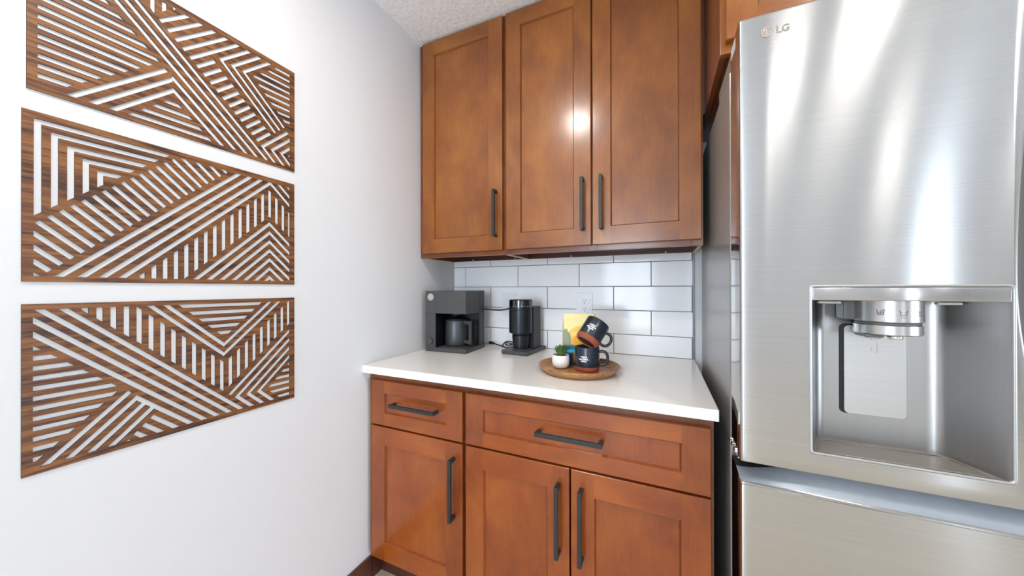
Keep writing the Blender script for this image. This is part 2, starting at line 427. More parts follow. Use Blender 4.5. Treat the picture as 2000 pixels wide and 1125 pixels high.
# ------------------------------------------------------------------ cabinets
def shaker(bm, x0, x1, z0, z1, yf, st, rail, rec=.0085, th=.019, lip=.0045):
    """framed front: stiles (slot 0), rails (slot 1), sunk panel (slot 2), groove shade painted dark around the panel (slot 3)"""
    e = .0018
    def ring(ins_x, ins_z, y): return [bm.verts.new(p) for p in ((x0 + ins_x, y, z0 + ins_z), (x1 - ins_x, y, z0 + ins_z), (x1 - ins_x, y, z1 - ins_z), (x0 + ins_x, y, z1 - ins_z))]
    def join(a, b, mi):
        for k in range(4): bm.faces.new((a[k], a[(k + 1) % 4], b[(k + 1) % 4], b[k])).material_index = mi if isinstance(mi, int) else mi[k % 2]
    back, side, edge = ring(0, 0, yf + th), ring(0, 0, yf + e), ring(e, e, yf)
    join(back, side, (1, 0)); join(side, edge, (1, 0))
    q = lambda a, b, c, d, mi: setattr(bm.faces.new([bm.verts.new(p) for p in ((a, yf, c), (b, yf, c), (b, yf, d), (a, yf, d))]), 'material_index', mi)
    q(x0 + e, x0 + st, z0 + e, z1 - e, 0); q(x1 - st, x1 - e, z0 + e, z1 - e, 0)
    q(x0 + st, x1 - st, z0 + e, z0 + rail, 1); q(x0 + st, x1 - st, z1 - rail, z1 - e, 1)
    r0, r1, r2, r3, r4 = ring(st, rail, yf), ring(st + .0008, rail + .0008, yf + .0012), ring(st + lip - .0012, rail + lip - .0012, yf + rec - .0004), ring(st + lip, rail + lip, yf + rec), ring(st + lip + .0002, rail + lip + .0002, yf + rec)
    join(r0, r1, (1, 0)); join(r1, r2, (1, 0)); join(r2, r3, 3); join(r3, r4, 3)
    bm.faces.new(r4).material_index = 2; bm.faces.new(back[::-1]).material_index = 2

def pull(name, parent, a, b, yf, vertical=True, wd=.0125, out=.035):
    """square bar handle between a and b (room coordinates along its length)"""
    bm = bmesh.new(); d = .011; s = wd
    if vertical:
        x, z0, z1 = a[0], a[1], b[1]
        box(bm, x - s / 2, x + s / 2, yf - out, yf - out + d, z0, z1, .0012)
        for z in (z0, z1 - s): box(bm, x - s / 2 + .0004, x + s / 2 - .0004, yf - out + d - .001, yf, z + .0004, z + s, .0008)
    else:
        z, x0, x1 = a[1], a[0], b[0]
        box(bm, x0, x1, yf - out, yf - out + d, z - s / 2, z + s / 2, .0012)
        for x in (x0, x1 - s): box(bm, x + .0004, x + s, yf - out + d - .001, yf, z - s / 2 + .0004, z + s / 2 - .0004, .0008)
    return obj(name, bm, M['black'], parent, label='black square bar handle')

def wall_cab(lab, x0, x1, doors, group, side_l=0.0):
    T = thing('wall_cabinet', lab, 'cabinet', ((x0 + x1) / 2, 0, 1.374), group)
    yf, yb, z0, z1 = -.297, -.003, 1.373, ZC - .001
    bm = bmesh.new()                                            # side panels, top, recessed floor, hanging rail
    box(bm, x0, x0 + .012, yf + .018, yb, z0 + .003, z1); box(bm, x1 - .012, x1, yf + .018, yb, z0 + .003, z1)
    box(bm, x0 + .012, x1 - .012, yf + .018, yb, z0 + .030, z0 + .040); box(bm, x0 + .012, x1 - .012, yf + .018, yb, z1 - .012, z1)
    box(bm, x0 + .012, x1 - .012, yb - .010, yb, z0 + .040, z1 - .012)
    obj('case', bm, M['wood_case'], T)
    bm = bmesh.new(); box(bm, x0 + .012, x1 - .012, yb - .017, yb - .003, z0 + .003, z0 + .029, .0008); obj('hanging_rail', bm, M['wood_dark'], T)
    bm = bmesh.new(); s = .036                                   # face frame
    xm = [(x0, x0 + s), (x1 - s, x1)] + ([(sum(doors[0][1:2] + doors[1][0:1]) / 2 - .019, sum(doors[0][1:2] + doors[1][0:1]) / 2 + .019)] if len(doors) == 2 else [])
    for a, b in xm: box(bm, a, b, yf, yf + .018, z0, z1, .0008)
    xm.sort()
    for (a, b), (c, d) in zip(xm, xm[1:]):
        box(bm, b, c, yf, yf + .018, z0, z0 + .038, .0008); box(bm, b, c, yf, yf + .018, z1 - .038, z1, .0008)
    obj('face_frame', bm, M['wood_case'], T)
    for a in (x0 + .0005, x1 - .0115):                           # pale raw lower edges of the sides
        bm = bmesh.new(); box(bm, a, a + .011, yf + .019, yb - .001, z0 + .0012, z0 + .0031)
        obj('raw_edge', bm, M['raw_edge'], T, label='pale unstained lower edge of a side panel')
    for a, b, hx in doors:
        bm = bmesh.new(); shaker(bm, a, b, 1.393, 2.428, yf - .020, .068, .068)
        D = obj('door', bm, WUP[len(bpy.data.objects) % 3], T)
        pull('handle', D, (hx, 1.450), (hx, 1.657), yf - .020)
    for sx in ((x0 + .30 * (x1 - x0)), (x0 + .85 * (x1 - x0))):
        bm = bmesh.new(); lathe(bm, [(0, 0), (.0048, .0004), (.0052, .0016), (.003, .0030), (0, .0030)], (sx, yb - .017, z0 + .010), 16, axis=Matrix.Rotation(PI / 2, 3, 'X'))
        obj('screw', bm, M['screw'], T)
    return T
G_UP = 'stained wood wall cabinets above the worktop'
wall_cab('narrow stained wood wall cabinet with one door beside the white wall', 0.0, .4665, [(.028, .463, .4335)], G_UP)
wall_cab('wide stained wood wall cabinet with two doors and a pair of black handles', .4669, 1.236, [(.481, .850, .8185), (.856, 1.229, .891)], G_UP)

def base_cab(lab, x0, x1, doors, drawer, dh):
    T = thing('base_cabinet', lab, 'cabinet', ((x0 + x1) / 2, 0, ZF), 'stained wood base cabinets under the worktop')
    yf, z1 = -.6158, .8841
    bm = bmesh.new()
    box(bm, x0, x0 + .014, yf + .018, -.004, .119, z1); box(bm, x1 - .014, x1, yf + .018, -.004, .119, z1)
    box(bm, x0 + .014, x1 - .014, yf + .018, -.004, .119, .133); box(bm, x0 + .014, x1 - .014, -.016, -.004, .133, z1)
    obj('case', bm, M['wood_case'], T)
    bm = bmesh.new(); s = .036
    box(bm, x0, x0 + s, yf, yf + .018, .119, z1, .0008); box(bm, x1 - s, x1, yf, yf + .018, .119, z1, .0008)
    for a, b in ((.119, .155), (.655, .690), (.846, z1)): box(bm, x0 + s, x1 - s, yf, yf + .018, a, b, .0008)
    obj('face_frame', bm, M['wood_case'], T)
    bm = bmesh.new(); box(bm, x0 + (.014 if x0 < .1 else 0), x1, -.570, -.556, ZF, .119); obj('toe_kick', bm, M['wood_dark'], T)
    bm = bmesh.new(); a, b = drawer
    shaker(bm, a, b, .677, .855, yf - .0195, .069, .049)
    D = obj('drawer', bm, WDR, T)
    pull('handle', D, (dh[0], dh[2]), (dh[1], dh[2]), yf - .0195, False)
    for a, b, hx in doors:
        bm = bmesh.new(); shaker(bm, a, b, .139, .670, yf - .0195, .070, .071)
        D = obj('door', bm, WLO[len(bpy.data.objects) % 3], T)
        pull('handle', D, (hx, .404), (hx, .622), yf - .0195)
    return T
base_cab('narrow base cabinet with one drawer over one door beside the white wall', 0.0, .4692, [(.024, .458, .4245)], (.024, .458), (.147, .358, .7725))
base_cab('wide base cabinet with one long drawer over two doors beside the fridge', .4696, 1.226, [(.472, .842, .809), (.847, 1.218, .880)], (.472, 1.218), (.740, .945, .7705))

bm = bmesh.new(); box(bm, 0.0005, 1.2326, -.6581, -.0005, .8843, .914, .0018, 2)
o = obj('worktop', bm, M['quartz']); o['label'] = 'white quartz worktop lying on the two base cabinets'; o['category'] = 'worktop'

def over_fridge():
    x0, x1, yf, z0, z1 = 1.245, 2.200, -.600, 1.8425, ZC - .001
    T = thing('wall_cabinet', 'deep stained wood cabinet hung over the fridge', 'cabinet', ((x0 + x1) / 2, 0, z0))
    bm = bmesh.new(); box(bm, x0, x0 + .016, yf + .018, -.003, z0, z1, .0006); box(bm, x1 - .016, x1, yf + .018, -.003, z0, z1)
    box(bm, x0 + .016, x1 - .016, yf + .018, -.003, z0 + .006, z0 + .020); box(bm, x0 + .016, x1 - .016, yf + .018, -.003, z1 - .014, z1)
    obj('case', bm, M['wood_case'], T)
    bm = bmesh.new(); s = .038; xm = (x0 + x1) / 2
    for a, b in ((x0, x0 + s), (xm - .019, xm + .019), (x1 - s, x1)): box(bm, a, b, yf, yf + .018, z0, z1, .0008)
    for a, b in ((x0 + s, xm - .019), (xm + .019, x1 - s)):
        box(bm, a, b, yf, yf + .018, z0, z0 + .036, .0008); box(bm, a, b, yf, yf + .018, z1 - .036, z1, .0008)
    obj('face_frame', bm, M['wood_up'], T)
    for a, b in ((1.2560, xm - .003), (xm + .003, x1 - .011)):
        bm = bmesh.new(); shaker(bm, a, b, 1.8670, 2.428, yf - .020, .067, .067); obj('door', bm, WUP[len(bpy.data.objects) % 3], T)
over_fridge()
bm = bmesh.new(); box(bm, 1.2365, 1.2445, -.275, -.255, 1.8425, ZC - .001)
o = obj('filler_strip', bm, M['wood_dark']); o['label'] = 'thin dark wood filler strip between the wall cabinet and the cabinet over the fridge'; o['category'] = 'filler strip'
ART_SLOTS = [
  "123,809 987,803 1079,891 123,897;123,1001 1186,994 1278,1081 123,1089;123,1192 1385,1184 1477,1272 123,1281;123,1384 1585,1374 1676,1462 123,1472;123,1576 1784,1565 1869,1646 1862,1652 123,1664;123,1768 1754,1757 1663,1846 123,1856;123,1960 1555,1950 1464,2039 123,2048;123,2151 1356,2143 1265,2232 123,2240;123,2343 1157,2336 1066,2425 123,2431;123,2535 958,2529 867,2618 123,2623;123,2727 759,2722 668,2811 123,2815;123,2918 560,2915 469,3004 123,3007;488,126 3630,3165 3759,3165 617,126;769,126 3911,3165 4041,3165 899,126;1051,126 4193,3165 4322,3165 1180,126;455,3165 1944,1721 2012,1783 586,3165;741,3165 2084,1862 2091,1983 872,3165;1026,3165 2100,2124 2108,2244 1158,3165;2102,2250 3049,3165 3184,3165 2093,2110;2083,1946 3344,3165 3479,3165 2075,1807;1998,2481 2201,2481 2294,2570 1908,2570;1801,2675 2404,2674 2498,2763 1711,2764;1604,2868 2607,2868 2701,2957 1514,2957;1408,3062 2810,3061 2904,3150 1317,3151;1820,612 2316,126 2445,126 1885,674;1961,747 2596,126 2724,126 2026,810;2102,883 2875,126 3004,126 2167,945;2243,1018 3154,126 3283,126 2307,1081;2384,1154 3434,126 3562,126 2448,1216;2524,1289 2919,903 2983,966 2589,1351;2665,1424 3059,1039 3123,1102 2730,1487;2806,1560 3199,1176 3263,1238 2871,1622;2947,1695 3339,1312 3403,1375 3012,1758;3088,1831 3479,1448 3543,1511 3153,1893;3229,1966 3619,1584 3684,1647 3294,2028;3370,2101 3759,1721 3824,1783 3435,2164;3511,2237 3899,1857 3964,1919 3576,2299;3652,2372 4039,1993 4104,2056 3717,2435;3793,2508 4179,2129 4244,2192 3857,2570;3934,2643 4319,2265 4384,2328 3998,2705;3012,812 3713,126 3842,126 3138,814;3287,816 3992,126 4121,126 3414,818;3563,820 4272,126 4400,126 3690,821;3023,807 4469,2255 4530,2191 3148,808;3295,810 4601,2117 4661,2054 3421,812;3568,814 4732,1980 4793,1916 3693,815;4544,142 4953,130 4953,219 4451,233;4341,341 4953,323 4953,412 4248,432;4139,539 4953,516 4953,604 4046,630;3937,737 4953,708 4953,797 3868,828 3856,816;3965,929 4953,901 4953,989 4048,1015;4145,1116 4953,1093 4953,1182 4228,1203;4325,1304 4953,1286 4953,1374 4408,1390;4506,1491 4953,1478 4953,1567 4589,1577;4686,1678 4953,1671 4953,1759 4769,1765;4060,2791 4855,2014 4919,2078 4183,2797;4328,2804 4953,2192 4953,2319 4451,2810;4595,2817 4953,2467 4953,2593 4718,2823;4863,2830 4953,2742 4953,2835;4066,2785 4422,3165 4545,3165 4195,2792;4347,2799 4690,3165 4814,3165 4477,2805;4629,2813 4953,3160 4953,3028 4758,2819;1686,124 1764,124 1766,515 1739,534 1687,465;1889,128 1971,128 1972,310 1890,397;2092,93 2169,111 2093,206",
  "133,132 133,2003 224,1917 224,216 135,132;330,318 330,1815 420,1728 420,404;526,505 526,1627 617,1540 617,591;723,693 723,1438 813,1352 813,779;919,880 919,1250 1010,1164 1010,966;132,134 2084,134 1994,221 220,221 132,137;326,323 1887,323 1797,409 417,409;524,511 1691,511 1600,598 615,598;722,700 1494,700 1403,786 812,786;919,888 1297,888 1207,975 1010,975;212,3159 132,3081 132,3164 206,3164;132,2936 287,3086 351,3023 132,2813;132,2668 426,2950 490,2888 132,2544;132,2399 565,2815 629,2753 132,2276;143,2141 704,2679 768,2617 207,2079;282,2006 843,2544 907,2482 346,1944;421,1871 982,2409 1046,2346 485,1808;560,1735 1121,2273 1185,2211 624,1673;699,1600 1260,2138 1324,2076 763,1538;838,1465 1399,2003 1463,1940 902,1402;977,1329 1538,1867 1602,1805 1041,1267;1116,1194 1677,1732 1741,1670 1180,1132;1255,1059 1816,1597 1880,1534 1319,997;1394,924 1955,1461 2019,1399 1458,861;1533,788 2094,1326 2158,1264 1597,726;1672,653 2233,1190 2297,1128 1736,591;1811,518 2372,1055 2436,993 1875,455;1951,382 2511,920 2575,857 2014,320;2090,247 2650,784 2714,722 2154,185;2250,132 2789,649 2853,587 2379,132;2530,132 2928,514 2992,451 2659,132;2810,132 3067,378 3131,316 2939,132;3091,132 3206,243 3270,181 3219,132;366,3164 3477,132 3607,132 496,3164;649,3164 3759,132 3889,132 779,3164;932,3164 4042,132 4172,132 1062,3164;1214,3164 4325,132 4356,132 4360,224 1344,3164;4949,132 4952,135 4952,260 4822,132;4673,132 4952,405 4952,530 4546,132;4397,132 4952,675 4952,800 4353,214 4350,132;1550,3101 1550,3164 1640,3164 1640,3013;1746,2909 1746,3164 1837,3164 1837,2820;1943,2717 1943,3164 2033,3164 2033,2628;2139,2524 2139,3164 2230,3164 2230,2436;2336,2332 2336,3164 2336,3164 2426,3076 2426,2244;2532,2140 2532,2972 2623,2883 2623,2051;2729,1948 2729,2779 2819,2690 2819,1859;2925,1755 2925,2586 3016,2497 3016,1667;3122,1563 3122,2393 3212,2304 3212,1475;3318,1371 3318,2200 3409,2111 3409,1282;3515,1179 3515,2007 3605,1918 3605,1090;3711,986 3711,1814 3802,1725 3802,898;3908,794 3908,1621 3998,1532 3998,706;4104,602 4104,1428 4194,1339 4194,513;4301,410 4301,1235 4339,1198 4338,373;4333,1198 4391,1251 4391,430 4332,374;4497,531 4497,1348 4587,1430 4587,617;4694,718 4694,1527 4784,1610 4784,804;4890,905 4890,1707 4952,1763 4952,964;4346,1352 2500,3164 2629,3164 4346,1478;4346,1626 2780,3164 2908,3164 4347,1752;4347,1900 3059,3164 3188,3164 4347,2026;4347,2174 3339,3164 3467,3164 4347,2300;4348,2448 3618,3164 3747,3164 4348,2574;4348,2722 3898,3164 4026,3164 4348,2848;4348,2996 4177,3164 4306,3164 4348,3122;4340,1352 4952,1949 4952,2075 4340,1478;4340,1626 4952,2222 4952,2348 4341,1752;4341,1900 4952,2496 4952,2622 4341,2026;4341,2174 4952,2770 4952,2896 4341,2300;4342,2448 4952,3044 4952,3164 4947,3164 4342,2574;4342,2722 4795,3164 4666,3164 4342,2848;4342,2996 4515,3164 4386,3164 4342,3122",
  "544,107 3656,3150 3527,3150 416,107;265,107 3377,3150 3248,3150 136,107;126,244 3097,3150 2969,3150 126,370;126,517 2818,3150 2690,3150 126,643;1506,2139 2539,3150 2411,3150 1443,2203;1785,2685 2260,3150 2132,3150 1723,2749;1649,2825 1981,3150 1853,3150 1587,2889;1513,2965 1702,3150 1574,3150 1451,3029;1377,3105 1423,3150 1333,3150;200,3150 1370,2000 1433,2067 331,3150;485,3150 1508,2145 1574,2209 617,3150;771,3150 1651,2285 1717,2349 902,3150;1056,3150 1794,2425 1860,2490 1188,3150;126,804 135,804 226,893 126,893;126,998 333,998 424,1087 126,1087;126,1192 530,1192 621,1281 126,1281;126,1385 728,1385 819,1475 126,1475;126,1579 926,1579 1017,1668 126,1668;126,1773 1124,1773 1215,1862 126,1862;126,1967 1225,1967 1136,2056 126,2056;126,2161 1032,2161 943,2250 126,2250;126,2355 839,2355 751,2444 126,2444;126,2548 647,2548 558,2638 126,2638;126,2742 454,2742 365,2831 126,2831;126,2936 261,2936 172,3025 126,3025;711,107 711,144 802,232 802,107;908,107 908,336 999,424 999,107;1106,107 1106,527 1197,615 1197,107;1303,107 1303,718 1394,806 1394,107;1501,107 1501,910 1592,998 1592,193 1503,107;1698,296 1698,1101 1789,1189 1789,383;1896,486 1896,1293 1987,1381 1987,574;2093,677 2093,1484 2184,1572 2184,764;2291,867 2291,1675 2381,1763 2381,955;2488,1058 2488,1867 2579,1955 2579,1145;2686,1248 2686,2058 2776,2146 2776,1336;2883,1439 2883,2250 2974,2338 2974,1526;3081,1629 3081,2441 3171,2529 3171,1717;3278,1649 3278,2448 3369,2360 3369,1563;3476,1461 3476,2257 3566,2169 3566,1375;3673,1273 3673,2066 3764,1978 3764,1187;3871,1085 3871,1875 3961,1787 3961,999;4068,897 4068,1684 4159,1596 4159,811;4266,709 4266,1493 4356,1405 4356,623;4463,521 4463,1302 4554,1214 4554,435;4660,333 4660,1111 4751,1023 4751,247;4858,145 4858,920 4945,837 4945,107 4898,107;1668,107 3187,1583 3189,1463 1793,107;1940,107 3191,1322 3192,1202 2066,107;3187,1175 4295,107 4418,107 3185,1295;3183,1436 4563,107 4686,107 3181,1556;4059,192 2314,192 2226,107 4145,107;2419,295 3955,295 3867,382 2509,382;2614,485 3763,485 3675,572 2703,572;2809,674 3572,674 3484,762 2898,762;3004,864 3380,864 3292,952 3093,952;3277,2634 4945,1001 4945,1127 3344,2694;3418,2770 4945,1275 4945,1401 3547,2770;3697,2770 4945,1549 4945,1675 3826,2770;3977,2770 4945,1822 4945,1948 4106,2770;3419,2764 3798,3150 3928,3150 3548,2764;3701,2764 4080,3150 4210,3150 3830,2764;3983,2764 4362,3150 4492,3150 4112,2764;4937,2082 4945,2082 4945,2170 4851,2170;4751,2274 4945,2274 4945,2362 4665,2362;4564,2466 4945,2466 4945,2554 4479,2554;4378,2658 4945,2658 4945,2746 4292,2746;4344,2850 4945,2850 4945,2938 4435,2938;4542,3042 4945,3042 4945,3130 4634,3130",
]

# ------------------------------------------------------------------ cut wooden wall panels (slot outlines in tenths of a millimetre, from the upper left corner)
def wall_art(slots, y0, z0, wd, ht, mat, label, standoff=.0004, th=.0028):
    polys = [[tuple(float(c) / 1e4 for c in p.split(',')) for p in q.split(' ')] for q in slots.split(';')]
    sx, sz = wd / .509, ht / .327
    vs, es, fc = [], [], []
    for poly in [[(0, 0), (.509, 0), (.509, .327), (0, .327)]] + polys:
        b = len(vs); vs += [Vector(p) for p in poly]; n = len(poly); es += [(b + k, b + (k + 1) % n) for k in range(n)]
    cv, ce, cf, _, _, _ = mgeo.delaunay_2d_cdt(vs, es, [], 0, 1e-5)
    def inside(p, poly):
        s = 0
        for k in range(len(poly)):
            ax, ay = poly[k]; bx, by = poly[(k + 1) % len(poly)]; c = (bx - ax) * (p[1] - ay) - (by - ay) * (p[0] - ax)
            if abs(c) < 1e-12: continue
            if s == 0: s = 1 if c > 0 else -1
            elif (c > 0) != (s > 0): return False
        return True
    keep = [f for f in cf if not any(inside((sum(cv[i].x for i in f) / 3, sum(cv[i].y for i in f) / 3), p) for p in polys)]
    bm = bmesh.new()
    xb, xf = standoff, standoff + th
    F = [bm.verts.new((xf, y0 + v.x * sx, z0 + ht - v.y * sz)) for v in cv]; B = [bm.verts.new((xb, y0 + v.x * sx, z0 + ht - v.y * sz)) for v in cv]
    cnt = {}
    for f in keep:
        bm.faces.new([F[i] for i in f]); bm.faces.new([B[i] for i in f][::-1])
        for k in range(3):
            e = (f[k], f[(k + 1) % 3]); cnt.setdefault(tuple(sorted(e)), []).append(e)
    for e, l in cnt.items():
        if len(l) == 1:
            a, b = l[0]; bm.faces.new((F[a], B[a], B[b], F[b])).material_index = 1
    bmesh.ops.delete(bm, geom=[v for v in bm.verts if not v.link_faces], context='VERTS')
    T = thing('wall_art', label, 'wall art', (0, y0 + wd / 2, z0), 'cut wooden panels on the white wall')
    obj('panel', bm, [mat, M['burnt']], T)
wall_art(ART_SLOTS[0], -1.4347, 1.6042, .5042, .3258, M['art'][0], 'topmost geometric cut wood panel with long diagonal bands, cropped by the top of the photo')
wall_art(ART_SLOTS[1], -1.4400, 1.2361, .5087, .3276, M['art'][1], 'middle geometric cut wood panel with nested square corner lines at its upper left')
wall_art(ART_SLOTS[2], -1.4400, .8665, .5087, .3269, M['art'][2], 'lowest geometric cut wood panel with a V of slots at its top')

# ------------------------------------------------------------------ refrigerator
def fridge():
    X0, X1, XM = 1.258, 2.165, 1.7115
    YF, YB = -.762, -.664
    ZD0, ZD1 = .842, 1.811
    T = thing('refrigerator', 'large stainless steel french door fridge with a water and ice dispenser, right of the worktop', 'fridge', ((X0 + X1) / 2, -.35, ZF))
    bm = bmesh.new(); box(bm, X0, X1, -.645, -.030, .060, 1.768, .004, 2)
    obj('body', bm, M['fridge_side'], T)
    bm = bmesh.new(); box(bm, X0 + .002, X1 - .002, -.662, -.470, 1.7682, 1.8075, .004, 2); obj('hinge_housing', bm, M['fridge_side'], T)
    bm = bmesh.new(); box(bm, X0 + .012, XM - .008, -.6638, -.6452, ZD0 + .01, 1.765); box(bm, XM + .008, X1 - .012, -.6638, -.6452, ZD0 + .01, 1.765); box(bm, X0 + .012, X1 - .012, -.6638, -.6452, .09, .80)
    obj('gasket', bm, M['dark_gap'], T)
    for x in (X0 + .05, X1 - .05):
        for y in (-.60, -.08):
            bm = bmesh.new(); lathe(bm, [(0, 0), (.02, 0), (.02, .008), (.009, .012), (.009, .0305), (0, .0305)], (x, y, ZF), 20); obj('foot', bm, M['dark_gap'], T)
    bm = bmesh.new(); box(bm, X0 + .02, X1 - .02, -.700, -.6462, .040, .068, .003); obj('toe_grille', bm, M['dark_gap'], T)

    # dispenser opening
    hx0, hx1, hz0, hz1 = 1.3795, 1.6525, .8845, 1.2250
    def xr(z):
        d = z - 1.24
        return min(1.706, 1.6570 + (.012 * (d / .28) ** 2 if d > 0 else .008 * (d / .13) ** 2))
    def door(dispenser):
        bm = bmesh.new()
        zs = sorted({ZD0, ZD1, hz0, hz1, ZD0 + .003, ZD1 - .003} | {ZD0 + .003 + (ZD1 - ZD0 - .006) * k / 48 for k in range(49)})
        rows = []
        prof = [(0, YB), (0, -.70), (0, YF + .006), (.0006, YF + .0028), (.0022, YF + .0008), (.0055, YF)]
        for z in zs:
            e = .0014 if z in (ZD0, ZD1) else 0
            row = [(X0 + a, y + e) for a, y in prof]
            r = xr(z)
            row += [((X0 + hx0) / 2, YF + e), (hx0, YF + e), ((hx0 + hx1) / 2, YF + e), (hx1, YF + e), (r - .003, YF + e), (r, YF + .0012 + e)]
            for k in range(1, 7):
                a = k / 6; row.append((r + (1.7085 - r) * a, YF + .0012 + .050 * (a ** .55)))
            row.append((1.7085, YB)); rows.append([(x, y, z) for x, y in row])
        V = [[bm.verts.new(p) for p in row] for row in rows]
        for j in range(len(V) - 1):
            zm = (zs[j] + zs[j + 1]) / 2
            for i in range(len(V[0]) - 1):
                if i in (7, 8) and hz0 < zm < hz1 and dispenser: continue
                f = bm.faces.new((V[j][i], V[j][i + 1], V[j + 1][i + 1], V[j + 1][i])); f.smooth = True
                if i in (0, 1): f.material_index = 1
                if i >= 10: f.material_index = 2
            f = bm.faces.new((V[j][-1], V[j][0], V[j + 1][0], V[j + 1][-1])); f.material_index = 1
        bm.faces.new(V[0]).material_index = 1; bm.faces.new(V[-1][::-1]).material_index = 1
        return bm
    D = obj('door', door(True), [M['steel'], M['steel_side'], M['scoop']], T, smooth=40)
    bm = door(False)
    for v in bm.verts: v.co.x = X0 + X1 - v.co.x
    D2 = obj('door', bm, [M['steel'], M['steel_side'], M['scoop']], T, smooth=40)

    # freezer drawer with a scooped top edge
    bm = bmesh.new(); xs = [X0, X0 + .0006, X0 + .0025, X0 + .006] + [X0 + .006 + (X1 - X0 - .012) * (k / 40) for k in range(1, 41)] + [X1 - .0025, X1]
    def zback(x):
        t = min(max((min(x - X0, X1 - x)) / .15, 0), 1); return .8100 + .0270 * t * t * (3 - 2 * t)
    R = []
    for x in xs:
        e = {0: .006, 1: .003, 2: .0008}.get(xs.index(x), 0) if x < 1.4 else (0 if x < X1 else .004)
        zb = zback(x); row = [(YB, .070), (YF + .008 + e, .070), (YF + .002 + e, .073), (YF + e, .079), (YF + e, .420), (YF + e, .7880), (YF - .0022 + e, .7890), (YF - .0022 + e, .7922), (YF + .0004 + e, .7930), (YF + .0004 + e, .7965), (YF + .004 + e, .7985)]
        for k in range(1, 9):
            a = k / 8; row.append((YF + .004 + e + .040 * a, .7985 + (zb - .7985) * (a ** .8)))
        row += [(YB, zb)]; R.append([bm.verts.new((x, y, z)) for y, z in row])
    for i in range(len(R) - 1):
        for j in range(len(R[0]) - 1):
            f = bm.faces.new((R[i][j], R[i + 1][j], R[i + 1][j + 1], R[i][j + 1])); f.smooth = True
            if j >= 18: f.material_index = 2
            elif j >= 10: f.material_index = 3
        bm.faces.new((R[i][-1], R[i + 1][-1], R[i + 1][0], R[i][0]))
    bm.faces.new(R[0][::-1]).material_index = 1; bm.faces.new(R[-1]).material_index = 1
    obj('freezer_drawer', bm, [M['steel'], M['steel_side'], M['dark_gap'], M['grip']], T, smooth=35)
    bm = bmesh.new(); box(bm, X0 - .0006, X0 + .035, -.722, -.668, 1.776, 1.8065, .004, 3); obj('hinge_cover', bm, M['hinge'], T)
    bm = bmesh.new(); prism(bm, [(X0 - .0015, .8385), (X0 + .05, .8385), (X0 + .05, .8410), (X0 - .0015, .8410)], -.742, -.640)
    for y in (-.655, -.684, -.712): box(bm, X0 - .004, X0 + .006, y - .009, y + .006, .8405, .8520, .002)
    obj('hinge_bracket', bm, M['chrome'], T)

    # dispenser parts
    n0 = (1.3813, 1.6507, .8863, 1.2232)
    bm = bmesh.new()
    lo = rrect(1.3765, 1.6555, .8815, 1.2280, .007); li = rrect(*n0, .0055)
    mid = rrect(1.3778, 1.6542, .8828, 1.2267, .0066)
    rings = [[bm.verts.new((x, y, z)) for x, z in L] for L, y in ((lo, YF + .0003), (mid, YF - .0012), (li, YF - .0006), (li, YF + .004))]
    for a, b in zip(rings, rings[1:]):
        for k in range(len(a)):
            f = bm.faces.new((a[k], a[(k + 1) % len(a)], b[(k + 1) % len(a)], b[k])); f.smooth = True
    obj('dispenser_frame', bm, M['rim'], D)
    bm = bmesh.new()                                                  # recess
    pf = [(1.3805, YF + .001), (1.3835, -.752), (1.4100, -.690), (1.4140, -.679), (1.4220, -.6705), (1.4330, -.668), (1.590, -.668), (1.602, -.6695), (1.611, -.674), (1.6165, -.682), (1.6460, -.752), (1.6515, YF + .001)]
    A = [bm.verts.new((x, y, .8858)) for x, y in pf]; B = [bm.verts.new((x, y, 1.2240)) for x, y in pf]
    for k in range(len(pf) - 1):
        f = bm.faces.new((A[k], A[k + 1], B[k + 1], B[k])); f.smooth = True
    bm.faces.new(B).material_index = 1
    obj('dispenser_recess', bm, [M['steel_cav'], M['dark_gap']], D, smooth=50)
    bm = bmesh.new()                                                  # drip tray
    a = [bm.verts.new((x, y, .8862)) for x, y in pf]; bm.faces.new(a)
    tr = [(1.393, -.755), (1.416, -.700), (1.428, -.684), (1.598, -.684), (1.612, -.694), (1.634, -.755)]
    for (ax, ay), (bx, by) in zip(tr, tr[1:] + tr[:1]):
        tube(bm, [(ax, ay, .8868), (bx, by, .8868)], .0011, 8)
    obj('drip_tray', bm, M['drip'], D)
    bm = bmesh.new(); box(bm, 1.3816, 1.6504, YF - .0004, -.700, 1.1965, 1.2228, .0016, 3); obj('dispenser_header', bm, M['steel'], D, smooth=40)
    for a, b in ((1.409, 1.447), (1.588, 1.622)):
        bm = bmesh.new(); box(bm, a, b, -.712, -.700, 1.1885, 1.1935, .002); obj('dispenser_lamp_cover', bm, M['hinge'], D)
    cx, cy = 1.5186, -.7050
    bm = bmesh.new(); lathe(bm, [(0, 1.1535), (.0475, 1.1535), (.0497, 1.1555), (.0497, 1.1963), (0, 1.1963)], (cx, cy, 0), 72); obj('dispenser_dial', bm, M['steel_knob'], D, smooth=40)
    bm = bmesh.new(); box(bm, 1.4525, 1.500, -.705, -.6685, 1.1550, 1.1960, .003); lathe(bm, [(0, 1.1470), (.0462, 1.1470), (.0462, 1.1537), (0, 1.1537)], (cx, cy, 0), 48); obj('dial_mount', bm, M['fridge_side_dark'], D)
    bm = bmesh.new(); lathe(bm, [(0, 1.1285), (.0465, 1.1285), (.0485, 1.1305), (.0485, 1.1475), (0, 1.1475)], (cx, cy, 0), 72); obj('dial_ring', bm, M['steel_knob'], D, smooth=40)
    bm = bmesh.new(); box(bm, 1.474, 1.503, -.735, -.690, 1.1225, 1.1290, .003); obj('ice_chute', bm, M['fridge_side_dark'], D)
    bm = bmesh.new(); lathe(bm, [(0, 1.1195), (.0105, 1.1195), (.012, 1.121), (.012, 1.1290), (0, 1.1290)], (1.5225, -.722, 0), 10); obj('spout', bm, M['chrome'], D)
